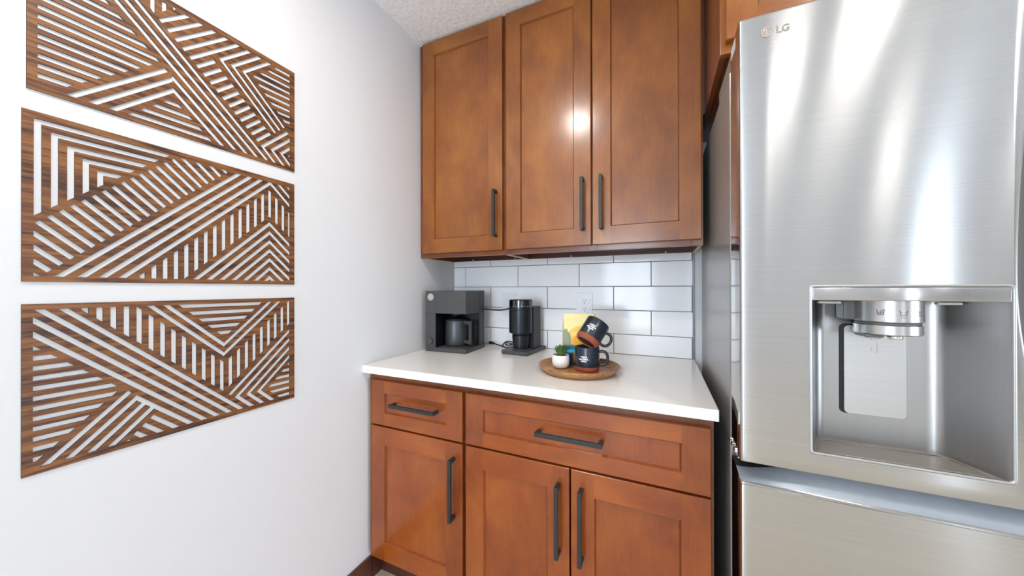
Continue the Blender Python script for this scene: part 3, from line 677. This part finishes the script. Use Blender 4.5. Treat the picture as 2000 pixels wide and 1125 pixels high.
    bm = bmesh.new(); prism(bm, rrect(1.4585, 1.5634, .9476, 1.1440, .010), -.6690, -.6682); obj('paddle_gap', bm, M['dark_gap'], D)
    bm = bmesh.new(); prism(bm, rrect(1.4650, 1.5622, .9490, 1.1400, .0085), -.6735, -.6691); P_ = obj('paddle', bm, M['steel_pad'], D)
    bm = bmesh.new(); y = -.6735
    strip(bm, [(1.500, 1.118), (1.523, 1.116), (1.523, 1.1135), (1.500, 1.1155)], .0007, y, .0002, closed=True)
    for x, z in ((1.509, 1.1215), (1.516, 1.121), (1.509, 1.112), (1.516, 1.110), (1.509, 1.093), (1.509, 1.089)): strip(bm, [(x - .0005, z), (x + .0005, z)], .0009, y, .0002)
    for k in range(7): strip(bm, [(1.5175 + .0004 * (k % 2), 1.104 - .0032 * k), (1.5180, 1.1028 - .0032 * k)], .0007, y, .0002)
    obj('paddle_marking', bm, M['icon'], P_)
    # cup symbols on the dial
    base = math.atan2(-1.6337 - cy, 1.0973 - cx); bm = bmesh.new()
    def onto(ph0, zc):
        def f(x, z):
            a = base + ph0 + x / .0497; return Vector((cx + .04985 * math.cos(a), cy + .04985 * math.sin(a), zc + z))
        return f
    def drawn(f, pts, wd):
        for (ax, az), (bx, bz) in zip(pts, pts[1:]):
            d = Vector((bx - ax, bz - az)).normalized() * wd / 2
            bm.faces.new([bm.verts.new(f(x, z)) for x, z in ((ax - d.y, az + d.x), (bx - d.y, bz + d.x), (bx + d.y, bz - d.x), (ax + d.y, az - d.x))])
    cup = [(-.0052, .0050), (-.0038, -.0050), (.0038, -.0050), (.0052, .0050)]
    fs = [onto(math.radians(-9.1), 1.1745), onto(math.radians(25.9), 1.1735), onto(math.radians(58), 1.173)]
    for f in fs[:2]: drawn(f, cup, .0010)
    for c0, c1, rr in ((-.0008, -.0022, .0016), (.0018, -.0012, .0015), (.0006, .0010, .0014), (.0030, .0036, .0013)):
        drawn(fs[0], [(c0 + rr * math.cos(k * PI / 4), c1 + rr * math.sin(k * PI / 4)) for k in range(9)], .0007)
    drawn(fs[0], [(-.0004, .0085), (.0004, .0085)], .0008)
    drawn(fs[1], [(-.0046, .0004), (-.0024, .0010), (0, -.0004), (.0024, .0008), (.0046, .0004)], .0005)
    drawn(fs[1], [(-.0004, .0085), (.0004, .0085)], .0006)
    for r_ in range(5): drawn(fs[2], [(-.0038, -.005 + r_ * .0022), (.0032, -.005 + r_ * .0022)], .0009)
    drawn(fs[2], [(-.0004, .0090), (.0004, .0090)], .0008)
    lettering(bm, '3 sec', .0042, lambda x, y_: fs[1](x, -.0088 + y_))
    obj('cup_symbol', bm, M['icon'], D)
    # badge
    bm = bmesh.new(); cxb, czb = 1.3068, 1.7712
    prism(bm, [(cxb + .0108 * math.cos(2 * PI * k / 40), czb + .0122 * math.sin(2 * PI * k / 40)) for k in range(40)], YF - .0008, YF + .0002)
    lettering(bm, 'LG', .0205, lambda x, y_: Vector((1.3352 + x, YF - .0006, 1.7690 + y_)), bold=.0006, sx=.93)
    B_ = obj('badge', bm, M['badge'], D)
    bm = bmesh.new(); y = YF - .0008
    strip(bm, [(cxb + .0092 * math.cos(2 * PI * k / 32), czb + .0104 * math.sin(2 * PI * k / 32)) for k in range(32)], .0007, y, .0002, closed=True)
    strip(bm, [(cxb - .0002, czb + .0055), (cxb - .0002, czb - .0045), (cxb + .0030, czb - .0045)], .0011, y, .0002)
    prism(bm, [(cxb - .0040 + .0013 * math.cos(k * PI / 6), czb + .0038 + .0015 * math.sin(k * PI / 6)) for k in range(12)], y - .0002, y)
    strip(bm, [(cxb + .0006 + .0072 * math.cos(math.radians(a)), czb + .0080 * math.sin(math.radians(a))) for a in range(110, 361, 25)] + [(cxb + .0032, czb)], .0008, y, .0002)
    obj('badge_line', bm, M['badge_light'], B_)
fridge()

# ------------------------------------------------------------------ coffee corner
WT = .9142          # worktop surface
def coffee_maker():
    T = thing('coffee_maker', 'boxy charcoal drip coffee maker with a round grey display, standing by the left wall', 'coffee maker', (.15, -.20, WT))
    P0, Q0 = Vector((.0370, -.3080, 0)), Vector((.2630, -.2990, 0))
    a = math.atan2(Q0.y - P0.y, Q0.x - P0.x); W = (Q0 - P0).length
    F = Matrix.Translation((P0.x, P0.y, WT)) @ Matrix.Rotation(a, 4, 'Z')       # local: x along the front, y to the back, z up
    def part(name, fn, mats, parent=None, **k):
        bm = bmesh.new(); fn(bm); place(bm, F); return obj(name, bm, mats, parent or T, **k)
    H = .2970
    part('base', lambda b: (box(b, 0, W, 0, .203, 0.001, .020, .0015), box(b, .064, W - .008, .012, .10, .0199, .0225, .001)), M['cm'])
    part('front_panel', lambda b: (box(b, 0, .0575, 0, .140, .0202, .1868, .0012), box(b, 0, .0575, 0, .140, .1872, H, .0012)), M['cm'])
    part('brew_block', lambda b: box(b, .0579, W, 0, .138, .1870, H, .0012), M['cm'])
    part('rear_column', lambda b: box(b, .0005, W - .0005, .1405, .198, .0202, H + .0008, .0015), M['cm_side'])
    part('brew_outlet', lambda b: (lathe(b, [(0, .168), (.026, .168), (.030, .176), (.030, .1869), (0, .1869)], (.120, .095, 0), 32), lathe(b, [(0, .166), (.007, .166), (.007, .176), (0, .176)], (.120, .095, 0), 16)), M['cm_dark'])
    part('back_lining', lambda b: (box(b, .058, W - .004, .1385, .1403, .0226, .1868), box(b, .0577, .0589, .004, .1384, .0226, .1868)), M['cm_dark'])
    rot = Matrix.Rotation(PI / 2, 3, 'X')
    part('display', lambda b: lathe(b, [(0, .0012), (.0165, .0012), (.0178, .0004), (.0178, -.001)], (.0295, 0, .2665), 40, axis=rot), M['display'])
    part('knob', lambda b: lathe(b, [(0, .0125), (.0135, .0125), (.0150, .0112), (.0158, 0), (.0158, -.001)], (.0300, 0, .0510), 40, axis=rot), M['cm'], smooth=40)
    # cord to the socket behind the grinder
    pts = [(.242, -.118, 1.118), (.262, -.100, 1.114), (.290, -.075, 1.110), (.322, -.052, 1.108), (.352, -.040, 1.112), (.372, -.034, 1.117)]
    bm = bmesh.new(); tube(bm, catmull(pts), .0038, 10)
    Cc = obj('power_cord', bm, M['rubber'], T)
    bm = bmesh.new(); tube(bm, [(.368, -.0345, 1.116), (.376, -.033, 1.118), (.384, -.0315, 1.118), (.390, -.030, 1.118)], [.004, .0065, .0085, .0095], 12); tube(bm, [(.396, -.012, 1.118), (.394, -.020, 1.118), (.388, -.030, 1.118)], [.012, .012, .009], 16)
    obj('plug', bm, M['rubber'], Cc)
coffee_maker()

def carafe():
    cx, cy, z0 = .1515, -.2020, WT + .0227
    T = thing('carafe', 'grey metal carafe with an angular black handle, standing inside the coffee maker', 'carafe', (cx, cy, z0))
    bm = bmesh.new(); lathe(bm, [(0, 0), (.0500, 0), (.0560, .003), (.0580, .008), (.0580, .122), (.0560, .1260), (.0545, .1275), (0, .1275)], (cx, cy, z0 + .0002), 64)
    obj('body', bm, M['carafe'], T, smooth=35)
    bm = bmesh.new(); lathe(bm, [(0, .1400), (.030, .1400), (.046, .1375), (.053, .1330), (.054, .1277), (0, .1277)], (cx, cy, z0), 48); obj('lid', bm, M['cm_dark'], T)
    d = Vector((math.cos(math.radians(-14)), math.sin(math.radians(-14)), 0)); n = Vector((-d.y, d.x, 0))
    F = Matrix(((d.x, n.x, 0, cx), (d.y, n.y, 0, cy), (0, 0, 1, z0), (0, 0, 0, 1)))
    bm = bmesh.new()
    prism(bm, [(.0560, .1220), (.0960, .1255), (.1100, .1255), (.1100, .0120), (.0960, .0110), (.0560, .0180), (.0560, .0270), (.0880, .0270), (.0920, .0310), (.0940, .1020), (.0890, .1070), (.0560, .1110)], -.0095, .0095, 0, F)
    h = obj('handle', bm, M['cm'], T)
    bm = bmesh.new(); box(bm, .1102, .1160, -.0090, .0090, .0140, .1300, .001); place(bm, F); obj('handle_strip', bm, M['cm_dark'], h)
carafe()

def grinder():
    P0, Q0 = Vector((.4120, -.2230, 0)), Vector((.5480, -.2350, 0))
    a = math.atan2(Q0.y - P0.y, Q0.x - P0.x); F = Matrix.Translation((P0.x, P0.y, WT)) @ Matrix.Rotation(a, 4, 'Z')
    T = thing('coffee_grinder', 'black cylindrical coffee grinder with a glossy ring, right of the coffee maker', 'grinder', (.48, -.13, WT))
    W = (Q0 - P0).length
    def part(name, fn, mats, parent=None, **k):
        bm = bmesh.new(); fn(bm); place(bm, F); return obj(name, bm, mats, parent or T, **k)
    cx, cy = .0640, .0780
    part('foot', lambda b: (box(b, 0, W, 0, .212, .001, .0185, .0015), lathe(b, [(0, .0186), (.047, .0186), (.047, .0196), (0, .0196)], (cx, cy, 0), 40)), M['cm'])
    part('column', lambda b: box(b, .022, W - .014, .100, .178, .0187, .2200, .002), M['cm_dark'])
    part('body', lambda b: lathe(b, [(0, .0935), (.050, .0935), (.0568, .0965), (.0570, .100), (.0570, .2040), (.0560, .2050), (.0560, .2070), (.0570, .2080), (.0570, .2195), (0, .2195)], (cx, cy, 0), 72), M['gr_body'], smooth=35)
    def ring(b): lathe(b, [(0, .2196), (.0562, .2196), (.0562, .2510), (.0550, .2525), (0, .2525)], (cx, cy, 0), 72)
    rg = part('dial_ring', ring, M['gr_ring'], smooth=35)
    def ticks(b):
        for k in range(24):
            a_ = 2 * PI * k / 24; c, s = math.cos(a_), math.sin(a_)
            v = [b.verts.new((cx + .0566 * c - s * q, cy + .0566 * s + c * q, z)) for q, z in ((-.0006, .2215), (.0006, .2215), (.0006, .2265), (-.0006, .2265))]; b.faces.new(v)
    part('tick_mark', ticks, M['print'], rg)
    part('lid', lambda b: lathe(b, [(0, .2526), (.0545, .2526), (.0555, .2535), (.0550, .2545), (0, .2550)], (cx, cy, 0), 64), M['cm_dark'], smooth=35)
    part('neck', lambda b: lathe(b, [(0, .0845), (.0400, .0845), (.0430, .0934), (0, .0934)], (cx, cy, 0), 40), M['cm_dark'])
    rot = Matrix.Rotation(PI / 2, 3, 'X')
    part('knob', lambda b: lathe(b, [(0, .0055), (.0055, .0055), (.0065, .0048), (.0065, -.001)], (W - .0200, 0, .0100), 24, axis=rot), M['cm'], smooth=40)
    # bundled cord lying behind, towards the coffee maker
    z = WT + .0042
    pts = [(.5010, -.0560, WT + .012), (.470, -.046, WT + .022), (.440, -.050, WT + .024), (.405, -.062, WT + .020), (.372, -.066, z + .010), (.352, -.058, z + .018), (.362, -.046, z + .026), (.392, -.044, z + .022), (.425, -.060, z + .012), (.395, -.075, z + .002), (.365, -.080, z), (.348, -.072, z + .006), (.350, -.058, z + .018), (.380, -.055, z + .018), (.415, -.070, z + .008), (.385, -.085, z), (.345, -.078, z + .004), (.315, -.062, z + .006), (.290, -.052, z + .010), (.272, -.048, z + .012)]
    bm = bmesh.new(); tube(bm, catmull(pts, 7), .0030, 9); cd = obj('power_cord', bm, M['rubber'], T)
    bm = bmesh.new(); tube(bm, [(.292, -.053, z + .010), (.280, -.050, z + .011), (.268, -.047, z + .012), (.256, -.046, z + .012)], [.004, .006, .0085, .0085], 10); obj('cord_end', bm, M['rubber'], cd)
    c = F @ Vector((cx, cy, .0197))
    U = thing('catch_cup', 'small black tapered metal cup standing under the grinder spout', 'cup', tuple(c))
    bm = bmesh.new(); lathe(bm, [(0, 0), (.0355, 0), (.0378, .002), (.0425, .060), (.0425, .0640), (.0410, .0640), (.0410, .060), (.0360, .004), (0, .004)], c, 56); obj('body', bm, M['gr_body'], U, smooth=35)
grinder()

def outlet(x, z, label, sockets=True):
    T = thing('wall_outlet', label, 'outlet', (x, -.003, z), 'outlets on the tiled backsplash')
    bm = bmesh.new(); box(bm, x - .0395, x + .0395, -.0065, -.0026, z - .0620, z + .0620, .0014, 3); obj('cover_plate', bm, M['plastic_w'], T)
    for dz in (.0195, -.0195):
        bm = bmesh.new()
        out = [(x + (.0172 * math.cos(t_)), z + dz + max(-.0135, min(.0135, .0172 * math.sin(t_)))) for t_ in [2 * PI * k / 40 for k in range(40)]]
        prism(bm, out, -.0078, -.0064); R_ = obj('receptacle', bm, M['plastic_w'], T)
        bm = bmesh.new(); y = -.0078
        for sx, hh in ((-.0064, .0078), (.0064, .0062)): prism(bm, [(x + sx - .0010, z + dz + .004 - hh / 2), (x + sx + .0010, z + dz + .004 - hh / 2), (x + sx + .0010, z + dz + .004 + hh / 2), (x + sx - .0010, z + dz + .004 + hh / 2)], y - .0003, y)
        prism(bm, [(x + .0024 * math.cos(k * PI / 6), z + dz - .0082 + .0024 * math.sin(k * PI / 6)) for k in range(12)], y - .0003, y)
        obj('slot', bm, M['slot'], R_)
    bm = bmesh.new(); lathe(bm, [(0, .0008), (.0026, .0006), (.0030, 0), (.0030, -.0005)], (x, -.0065, z), 16, axis=Matrix.Rotation(PI / 2, 3, 'X')); obj('screw', bm, M['plastic_w'], T)
outlet(.7585, 1.139, 'white duplex outlet on the tiles behind the yellow coffee bag')
outlet(.3545, 1.136, 'white outlet half hidden behind the black coffee grinder')

TX, TY = .8190, -.4020
TB = WT + .0085       # surface inside the tray
def tray():
    T = thing('serving_tray', 'round acacia wood tray standing on the worktop, with mugs, bag and plant on it', 'tray', (TX, TY, WT))
    bm = bmesh.new(); lathe(bm, [(0, .0003), (.1230, .0003), (.1300, .002), (.1450, .0170), (.1490, .0245), (.1485, .0262), (.1465, .0266), (.1440, .0250), (.1370, .0130), (.1300, .0087), (.1200, .0083), (0, .0083)], (TX, TY, WT), 96)
    obj('bowl', bm, M['tray'], T, smooth=50)
tray()

def leaf(bm, base, d, L, wd, th, lift):
    """pointed fleshy succulent leaf from base, heading d (unit, horizontal), rising"""
    side = Vector((-d.y, d.x, 0)); rings = []
    for k in range(9):
        t = k / 8; el = lift + (1 - t) * -.35 + t * .25
        p = base + d * (L * t * math.cos(lift + .15 * t)) + Vector((0, 0, 1)) * (L * t * math.sin(lift + .15 * t))
        w_ = wd * (.55 + 1.15 * t - 1.7 * t * t * t * .98) ; w_ = max(w_, .0003); h = th * max(1 - t, .06)
        up = (Vector((0, 0, 1)) * math.cos(el) - d * math.sin(el)).normalized()
        rings.append([bm.verts.new(p + side * w_ / 2 * math.cos(a) + up * (h / 2 * math.sin(a) if math.sin(a) < 0 else h * .18 * math.sin(a))) for a in [2 * PI * q / 10 for q in range(10)]])
    for a, b in zip(rings, rings[1:]):
        for q in range(10): bm.faces.new((a[q], a[(q + 1) % 10], b[(q + 1) % 10], b[q])).smooth = True
    bm.faces.new(rings[0]); bm.faces.new(rings[-1][::-1])

def succulent():
    cx, cy, z0 = .7540, -.4130, TB
    T = thing('potted_succulent', 'small green succulent in a round white pot on the left of the wooden tray', 'potted plant', (cx, cy, z0))
    bm = bmesh.new(); lathe(bm, [(0, .0002), (.0170, .0002), (.0250, .0035), (.0308, .0120), (.0332, .0230), (.0332, .0360), (.0322, .0475), (.0315, .0500), (.0295, .0500), (.0290, .0470), (.0290, .0400), (0, .0400)], (cx, cy, z0), 56)
    obj('pot', bm, M['pot'], T, smooth=50)
    bm = bmesh.new(); lathe(bm, [(0, .0405), (.0289, .0405), (.0289, .0450), (.020, .0465), (0, .0475)], (cx, cy, z0), 32); obj('soil', bm, M['soil'], T)
    bm = bmesh.new(); c = Vector((cx, cy, z0 + .0455)); rnd = random.Random(3)
    for n, L, lift, wd, off in ((9, .0430, .72, .0150, 0), (8, .0450, .98, .0150, .35), (6, .0430, 1.24, .0130, .1), (4, .0360, 1.42, .0105, .5)):
        for k in range(n):
            a = off + 2 * PI * k / n + rnd.uniform(-.1, .1); d = Vector((math.cos(a), math.sin(a), 0))
            leaf(bm, c + d * .003, d, L * rnd.uniform(.92, 1.08), wd, .0055, lift)
    obj('rosette', bm, M['leaf'], T)
succulent()

def mug(label, Fm, group, print_ang, turn=0.0):
    """Fm: frame with origin at the centre of the foot, z along the mug, x towards the handle"""
    o = Fm.translation
    T = thing('mug', label, 'mug', tuple(o), group)
    def part(name, fn, mats, parent=None, **k):
        bm = bmesh.new(); fn(bm); place(bm, Fm); return obj(name, bm, mats, parent or T, **k)
    H, R = .0880, .0435
    part('body', lambda b: lathe(b, [(.0434, .0180), (R, .0186), (R, .0860), (.0428, .0876), (.0414, .0878), (.0402, .0864), (.0400, .0080), (.0380, .0062), (0, .0060)], (0, 0, 0), 72), M['mug'], smooth=50)
    part('foot_band', lambda b: lathe(b, [(0, .0045), (.0330, .0045), (.0342, .0030), (.0345, .0008), (.0352, 0), (.0375, 0), (.0392, .0010), (.0422, .0070), (.0434, .0125), (.0434, .0181), (.0395, .0181)], (0, 0, 0), 72), [M['terracotta']], smooth=50, label='bare terracotta foot band')
    part('foot_recess', lambda b: lathe(b, [(0, .0040), (.0338, .0040)], (0, 0, 0), 48), M['terra_in'])
    part('foot_ring', lambda b: lathe(b, [(.0345, .0006), (.0352, -.0002), (.0362, -.0002), (.0368, .0004)], (0, 0, 0), 64), M['pale_ring'])
    def handle(b):
        pts = catmull([(.0405, 0, .0700), (.0500, 0, .0725), (.0630, 0, .0700), (.0705, 0, .0590), (.0715, 0, .0460), (.0680, 0, .0340), (.0600, 0, .0265), (.0500, 0, .0245), (.0405, 0, .0255)], 6)
        tube(b, pts, .0052, 14, upv=Vector((0, 1, 0)), flat=1.15)
    part('handle', handle, M['mug'])
    def onto(x, y):
        ca, sa = math.cos(turn), math.sin(turn); x, y = x * ca - y * sa, x * sa + y * ca
        a = print_ang + x / R; return Vector(((R + .0003) * math.cos(a), (R + .0003) * math.sin(a), .0495 + y))
    def pr(b):
        lettering(b, 'GRATEFUL', .0074, lambda x, y: onto(x, y - .0025), bold=.0004, sx=.98); lettering(b, 'LIVING', .0064, lambda x, y: onto(x, y - .0095), bold=.0004, sx=1.0)
        def blade(x0, y0, x1, y1, w_):
            d = Vector((x1 - x0, y1 - y0)); n = Vector((-d.y, d.x)).normalized() * w_
            m0 = Vector((x0, y0)) + d * .5
            b.faces.new([b.verts.new(onto(*p)) for p in ((x0, y0), tuple(m0 - n), (x1, y1), tuple(m0 + n))])
        blade(-.0125, .0048, .0125, .0040, .0007)
        for k in range(6):
            x = -.0115 + k * .0038; blade(x, .0045, x + .0040, .0105 - abs(k - 2.2) * .0006, .0015)
            if k > 0: blade(x, .0045, x + .0048, .0020 + .0004, .0010)
        blade(.0085, .0052, .0140, .0046, .0013)
    part('print', pr, M['print'], label='white leaf sprig and the words GRATEFUL LIVING')
    return T

G_MUG = 'navy mugs stacked on the tray'
mx, my = .8540, -.4150
hd = math.radians(5)
def frame(origin, xa, za):
    za = za.normalized(); ya = za.cross(xa).normalized(); xa = ya.cross(za).normalized()
    return Matrix(((xa.x, ya.x, za.x, origin.x), (xa.y, ya.y, za.y, origin.y), (xa.z, ya.z, za.z, origin.z), (0, 0, 0, 1)))
Fl = frame(Vector((mx, my, TB + .0003)), Vector((math.cos(hd), math.sin(hd), 0)), Vector((0, 0, 1)))
cam_dir = Vector((1.0973 - mx, -1.6337 - my, 0)).normalized()
mug('lower navy mug with a terracotta foot standing upright on the wooden tray', Fl, G_MUG, math.atan2(cam_dir.y, cam_dir.x) - hd - .30)
dv = -cam_dir; rv = Vector((-cam_dir.y, cam_dir.x, 0))        # away from the viewer, to the viewer's right
if rv.x < 0: rv = -rv
ax = rv * .50 + dv * .40 + Vector((0, 0, 1)) * .77
ax.normalize()
xa = (rv * .93 - Vector((0, 0, 1)) * .50 + dv * .05)
o_up = Vector((mx, my, TB)) + dv * -.0200 + rv * -.0040 + Vector((0, 0, .1050))
Fu = frame(o_up, xa, ax)
inv = Fu.to_3x3().inverted(); tc = inv @ (Vector((1.0973, -1.6337, 1.2213)) - o_up)
mug('upper navy mug tilted on its side and resting in the rim of the mug below', Fu, G_MUG, math.atan2(tc.y, tc.x) - .30, .10)

def coffee_bag():
    yaw = math.radians(21)
    T = thing('coffee_bag', 'yellow, orange and blue coffee bag standing behind the mugs on the tray', 'coffee bag', (.815, -.335, TB))
    W, H, D = .1250, .2000, .0520
    F = Matrix.Translation((.8150, -.3560, TB + .0004)) @ Matrix.Rotation(yaw, 4, 'Z')
    def fr(x, z, off=0.0):
        """front surface of the pillow-shaped bag: x -W/2..W/2, z 0..H"""
        t = z / H; u = 2 * x / W
        bulge = .010 * (1 - u * u) * math.sin(PI * min(t * 1.15, 1)) ; back = D * .5 * (t ** 2.2)
        return F @ Vector((x, -bulge + back - off, z))
    bm = bmesh.new(); nx, nz = 12, 24; G = [[bm.verts.new(fr(-W / 2 + W * i / nx, H * j / nz)) for i in range(nx + 1)] for j in range(nz + 1)]
    Bk = [[bm.verts.new(F @ Vector((-W / 2 + W * i / nx, D * (1 - .5 * (H * j / nz / H) ** 2.2) + .0008, H * j / nz))) for i in range(nx + 1)] for j in range(nz + 1)]
    for j in range(nz):
        for i in range(nx):
            bm.faces.new((G[j][i], G[j][i + 1], G[j + 1][i + 1], G[j + 1][i])).smooth = True
            f = bm.faces.new((Bk[j][i + 1], Bk[j][i], Bk[j + 1][i], Bk[j + 1][i + 1])); f.smooth = True; f.material_index = 1
    gs = {}
    for side, i in ((-1, 0), (1, nx)):                                # gusseted sides
        mid = [bm.verts.new(F @ Vector((side * (W / 2 - .012 * math.sin(PI * j / nz) ), D * .5, H * j / nz))) for j in range(nz + 1)]
        for j in range(nz):
            for a, b in ((G, mid), (mid, Bk)):
                p = [(a[j][i] if a is not mid else a[j]), (b[j] if b is mid else b[j][i]), (b[j + 1] if b is mid else b[j + 1][i]), (a[j + 1][i] if a is not mid else a[j + 1])]
                bm.faces.new(p).material_index = 1
        gs[side] = mid
    bm.faces.new([G[0][i] for i in range(nx + 1)] + [gs[1][0]] + [Bk[0][i] for i in range(nx, -1, -1)] + [gs[-1][0]]).material_index = 1
    bm.faces.new([G[nz][i] for i in range(nx, -1, -1)] + [gs[-1][nz]] + [Bk[nz][i] for i in range(nx + 1)] + [gs[1][nz]]).material_index = 1
    obj('pouch', bm, [M['bag_y'], M['bag_side']], T)
    def patch(name, fn_lo, fn_hi, x0, x1, mat, off, label=None, n=24, m=12):
        bm = bmesh.new(); g = []
        for j in range(m + 1):
            row = []
            for i in range(n + 1):
                x = x0 + (x1 - x0) * i / n; a, b = fn_lo(x), max(fn_hi(x), fn_lo(x) + 1e-5); row.append(bm.verts.new(fr(x, a + (b - a) * j / m, off)))
            g.append(row)
        for j in range(m):
            for i in range(n): bm.faces.new((g[j][i], g[j][i + 1], g[j + 1][i + 1], g[j + 1][i])).smooth = True
        return obj(name, bm, mat, T, label=label)
    h = W / 2 - .0004
    arc = lambda cx, cz, r: (lambda x: cz + math.sqrt(max(r * r - (x - cx) ** 2, 0)))
    c_ = lambda v: (lambda x: v)
    patch('printed_sky', c_(.060), lambda x: max(arc(.010, .075, .078)(x), .0601), -h, h, M['bag_y2'], .0004)
    patch('printed_sun', c_(.060), lambda x: max(arc(.004, .068, .052)(x), .0601), -.048, h, M['bag_o'], .0007)
    patch('printed_lake', c_(.052), lambda x: .078 + .004 * math.sin(60 * x), -h, h, M['bag_cyan'], .0010)
    patch('printed_shore', lambda x: .066 - .010 * (x + h) / W, lambda x: .083 - .14 * max(x + .040, 0), -h, -.012, M['bag_blue'], .0013)
    def trees(x):
        s = x + h; tri = abs(((s / .0085) % 1) - .5) * 2
        env = .138 - 1.1 * abs(s - .008) if s < .030 else .10
        return max(.082, env + .010 * (1 - tri) - .3 * max(s - .012, 0))
    patch('printed_tree', c_(.080), trees, -h, -h + .026, M['bag_tree'], .0016, n=60)
    patch('printed_base', c_(.001), c_(.052), -h, h, M['bag_navy'], .0004)
    patch('printed_label', c_(.014), c_(.056), -.026, .020, M['bag_brown'], .0012, 'brown label')
    bm = bmesh.new()
    for x0, z0, s_ in ((-.030, .124, .010), (-.016, .123, .008), (-.006, .124, .009), (.006, .125, .010)):
        pts = [(x0 + s_ * .5 * math.cos(a) + a * .0006, z0 + s_ * .6 * math.sin(a)) for a in [k * PI / 6 for k in range(14)]]
        for (ax_, az_), (bx_, bz_) in zip(pts, pts[1:]):
            d = Vector((bx_ - ax_, bz_ - az_)).normalized() * .0006
            bm.faces.new([bm.verts.new(fr(x, z, .0012)) for x, z in ((ax_ - d.y, az_ + d.x), (bx_ - d.y, bz_ + d.x), (bx_ + d.y, bz_ - d.x), (ax_ + d.y, az_ - d.x))])
    obj('printed_script', bm, M['cream'], T)
    bm = bmesh.new()
    for r_ in range(3):
        for k in range(5):
            x = -.022 + k * .0085; z = .048 - r_ * .011
            bm.faces.new([bm.verts.new(fr(x + a, z + b, .0017)) for a, b in ((0, 0), (.006, 0), (.006, .0022 + (r_ == 0) * .0015), (0, .0022 + (r_ == 0) * .0015))])
    obj('printed_line', bm, M['cream'], T)
coffee_bag()

# ------------------------------------------------------------------ recessed ceiling lamps
M['lamp'] = glow('warm_lamp_diffuser', (1.0, .945, .87, 1), 1.0)
for k, ((x, y), pw) in enumerate(zip(LAMPS, LAMP_W)):
    T = thing('ceiling_lamp', ['recessed round ceiling lamp in front of the wall cabinets', 'recessed round ceiling lamp nearest the fridge', 'recessed round ceiling lamp, second from the fridge', 'recessed round ceiling lamp, third from the fridge', 'recessed round ceiling lamp right of the fridge lamps', 'recessed round ceiling lamp near the left window', 'recessed round ceiling lamp near the right window'][k], 'ceiling lamp', (x, y, ZC), 'recessed ceiling lamps')
    bm = bmesh.new(); lathe(bm, [(.070, -.004), (.074, -.006), (.090, -.004), (.092, -.0001), (.070, -.0001)], (x, y, ZC), 48, close=True); obj('trim_ring', bm, M['lamp_trim'], T)
    bm = bmesh.new(); lathe(bm, [(0, -.0030), (.0699, -.0030), (.0699, -.0005), (0, -.0005)], (x, y, ZC), 48); df = obj('diffuser', bm, M['lamp'].copy(), T)
    df.data.materials[0].node_tree.nodes['Principled BSDF'].inputs['Emission Strength'].default_value = pw / (math.pi * math.pi * .07 * .07)
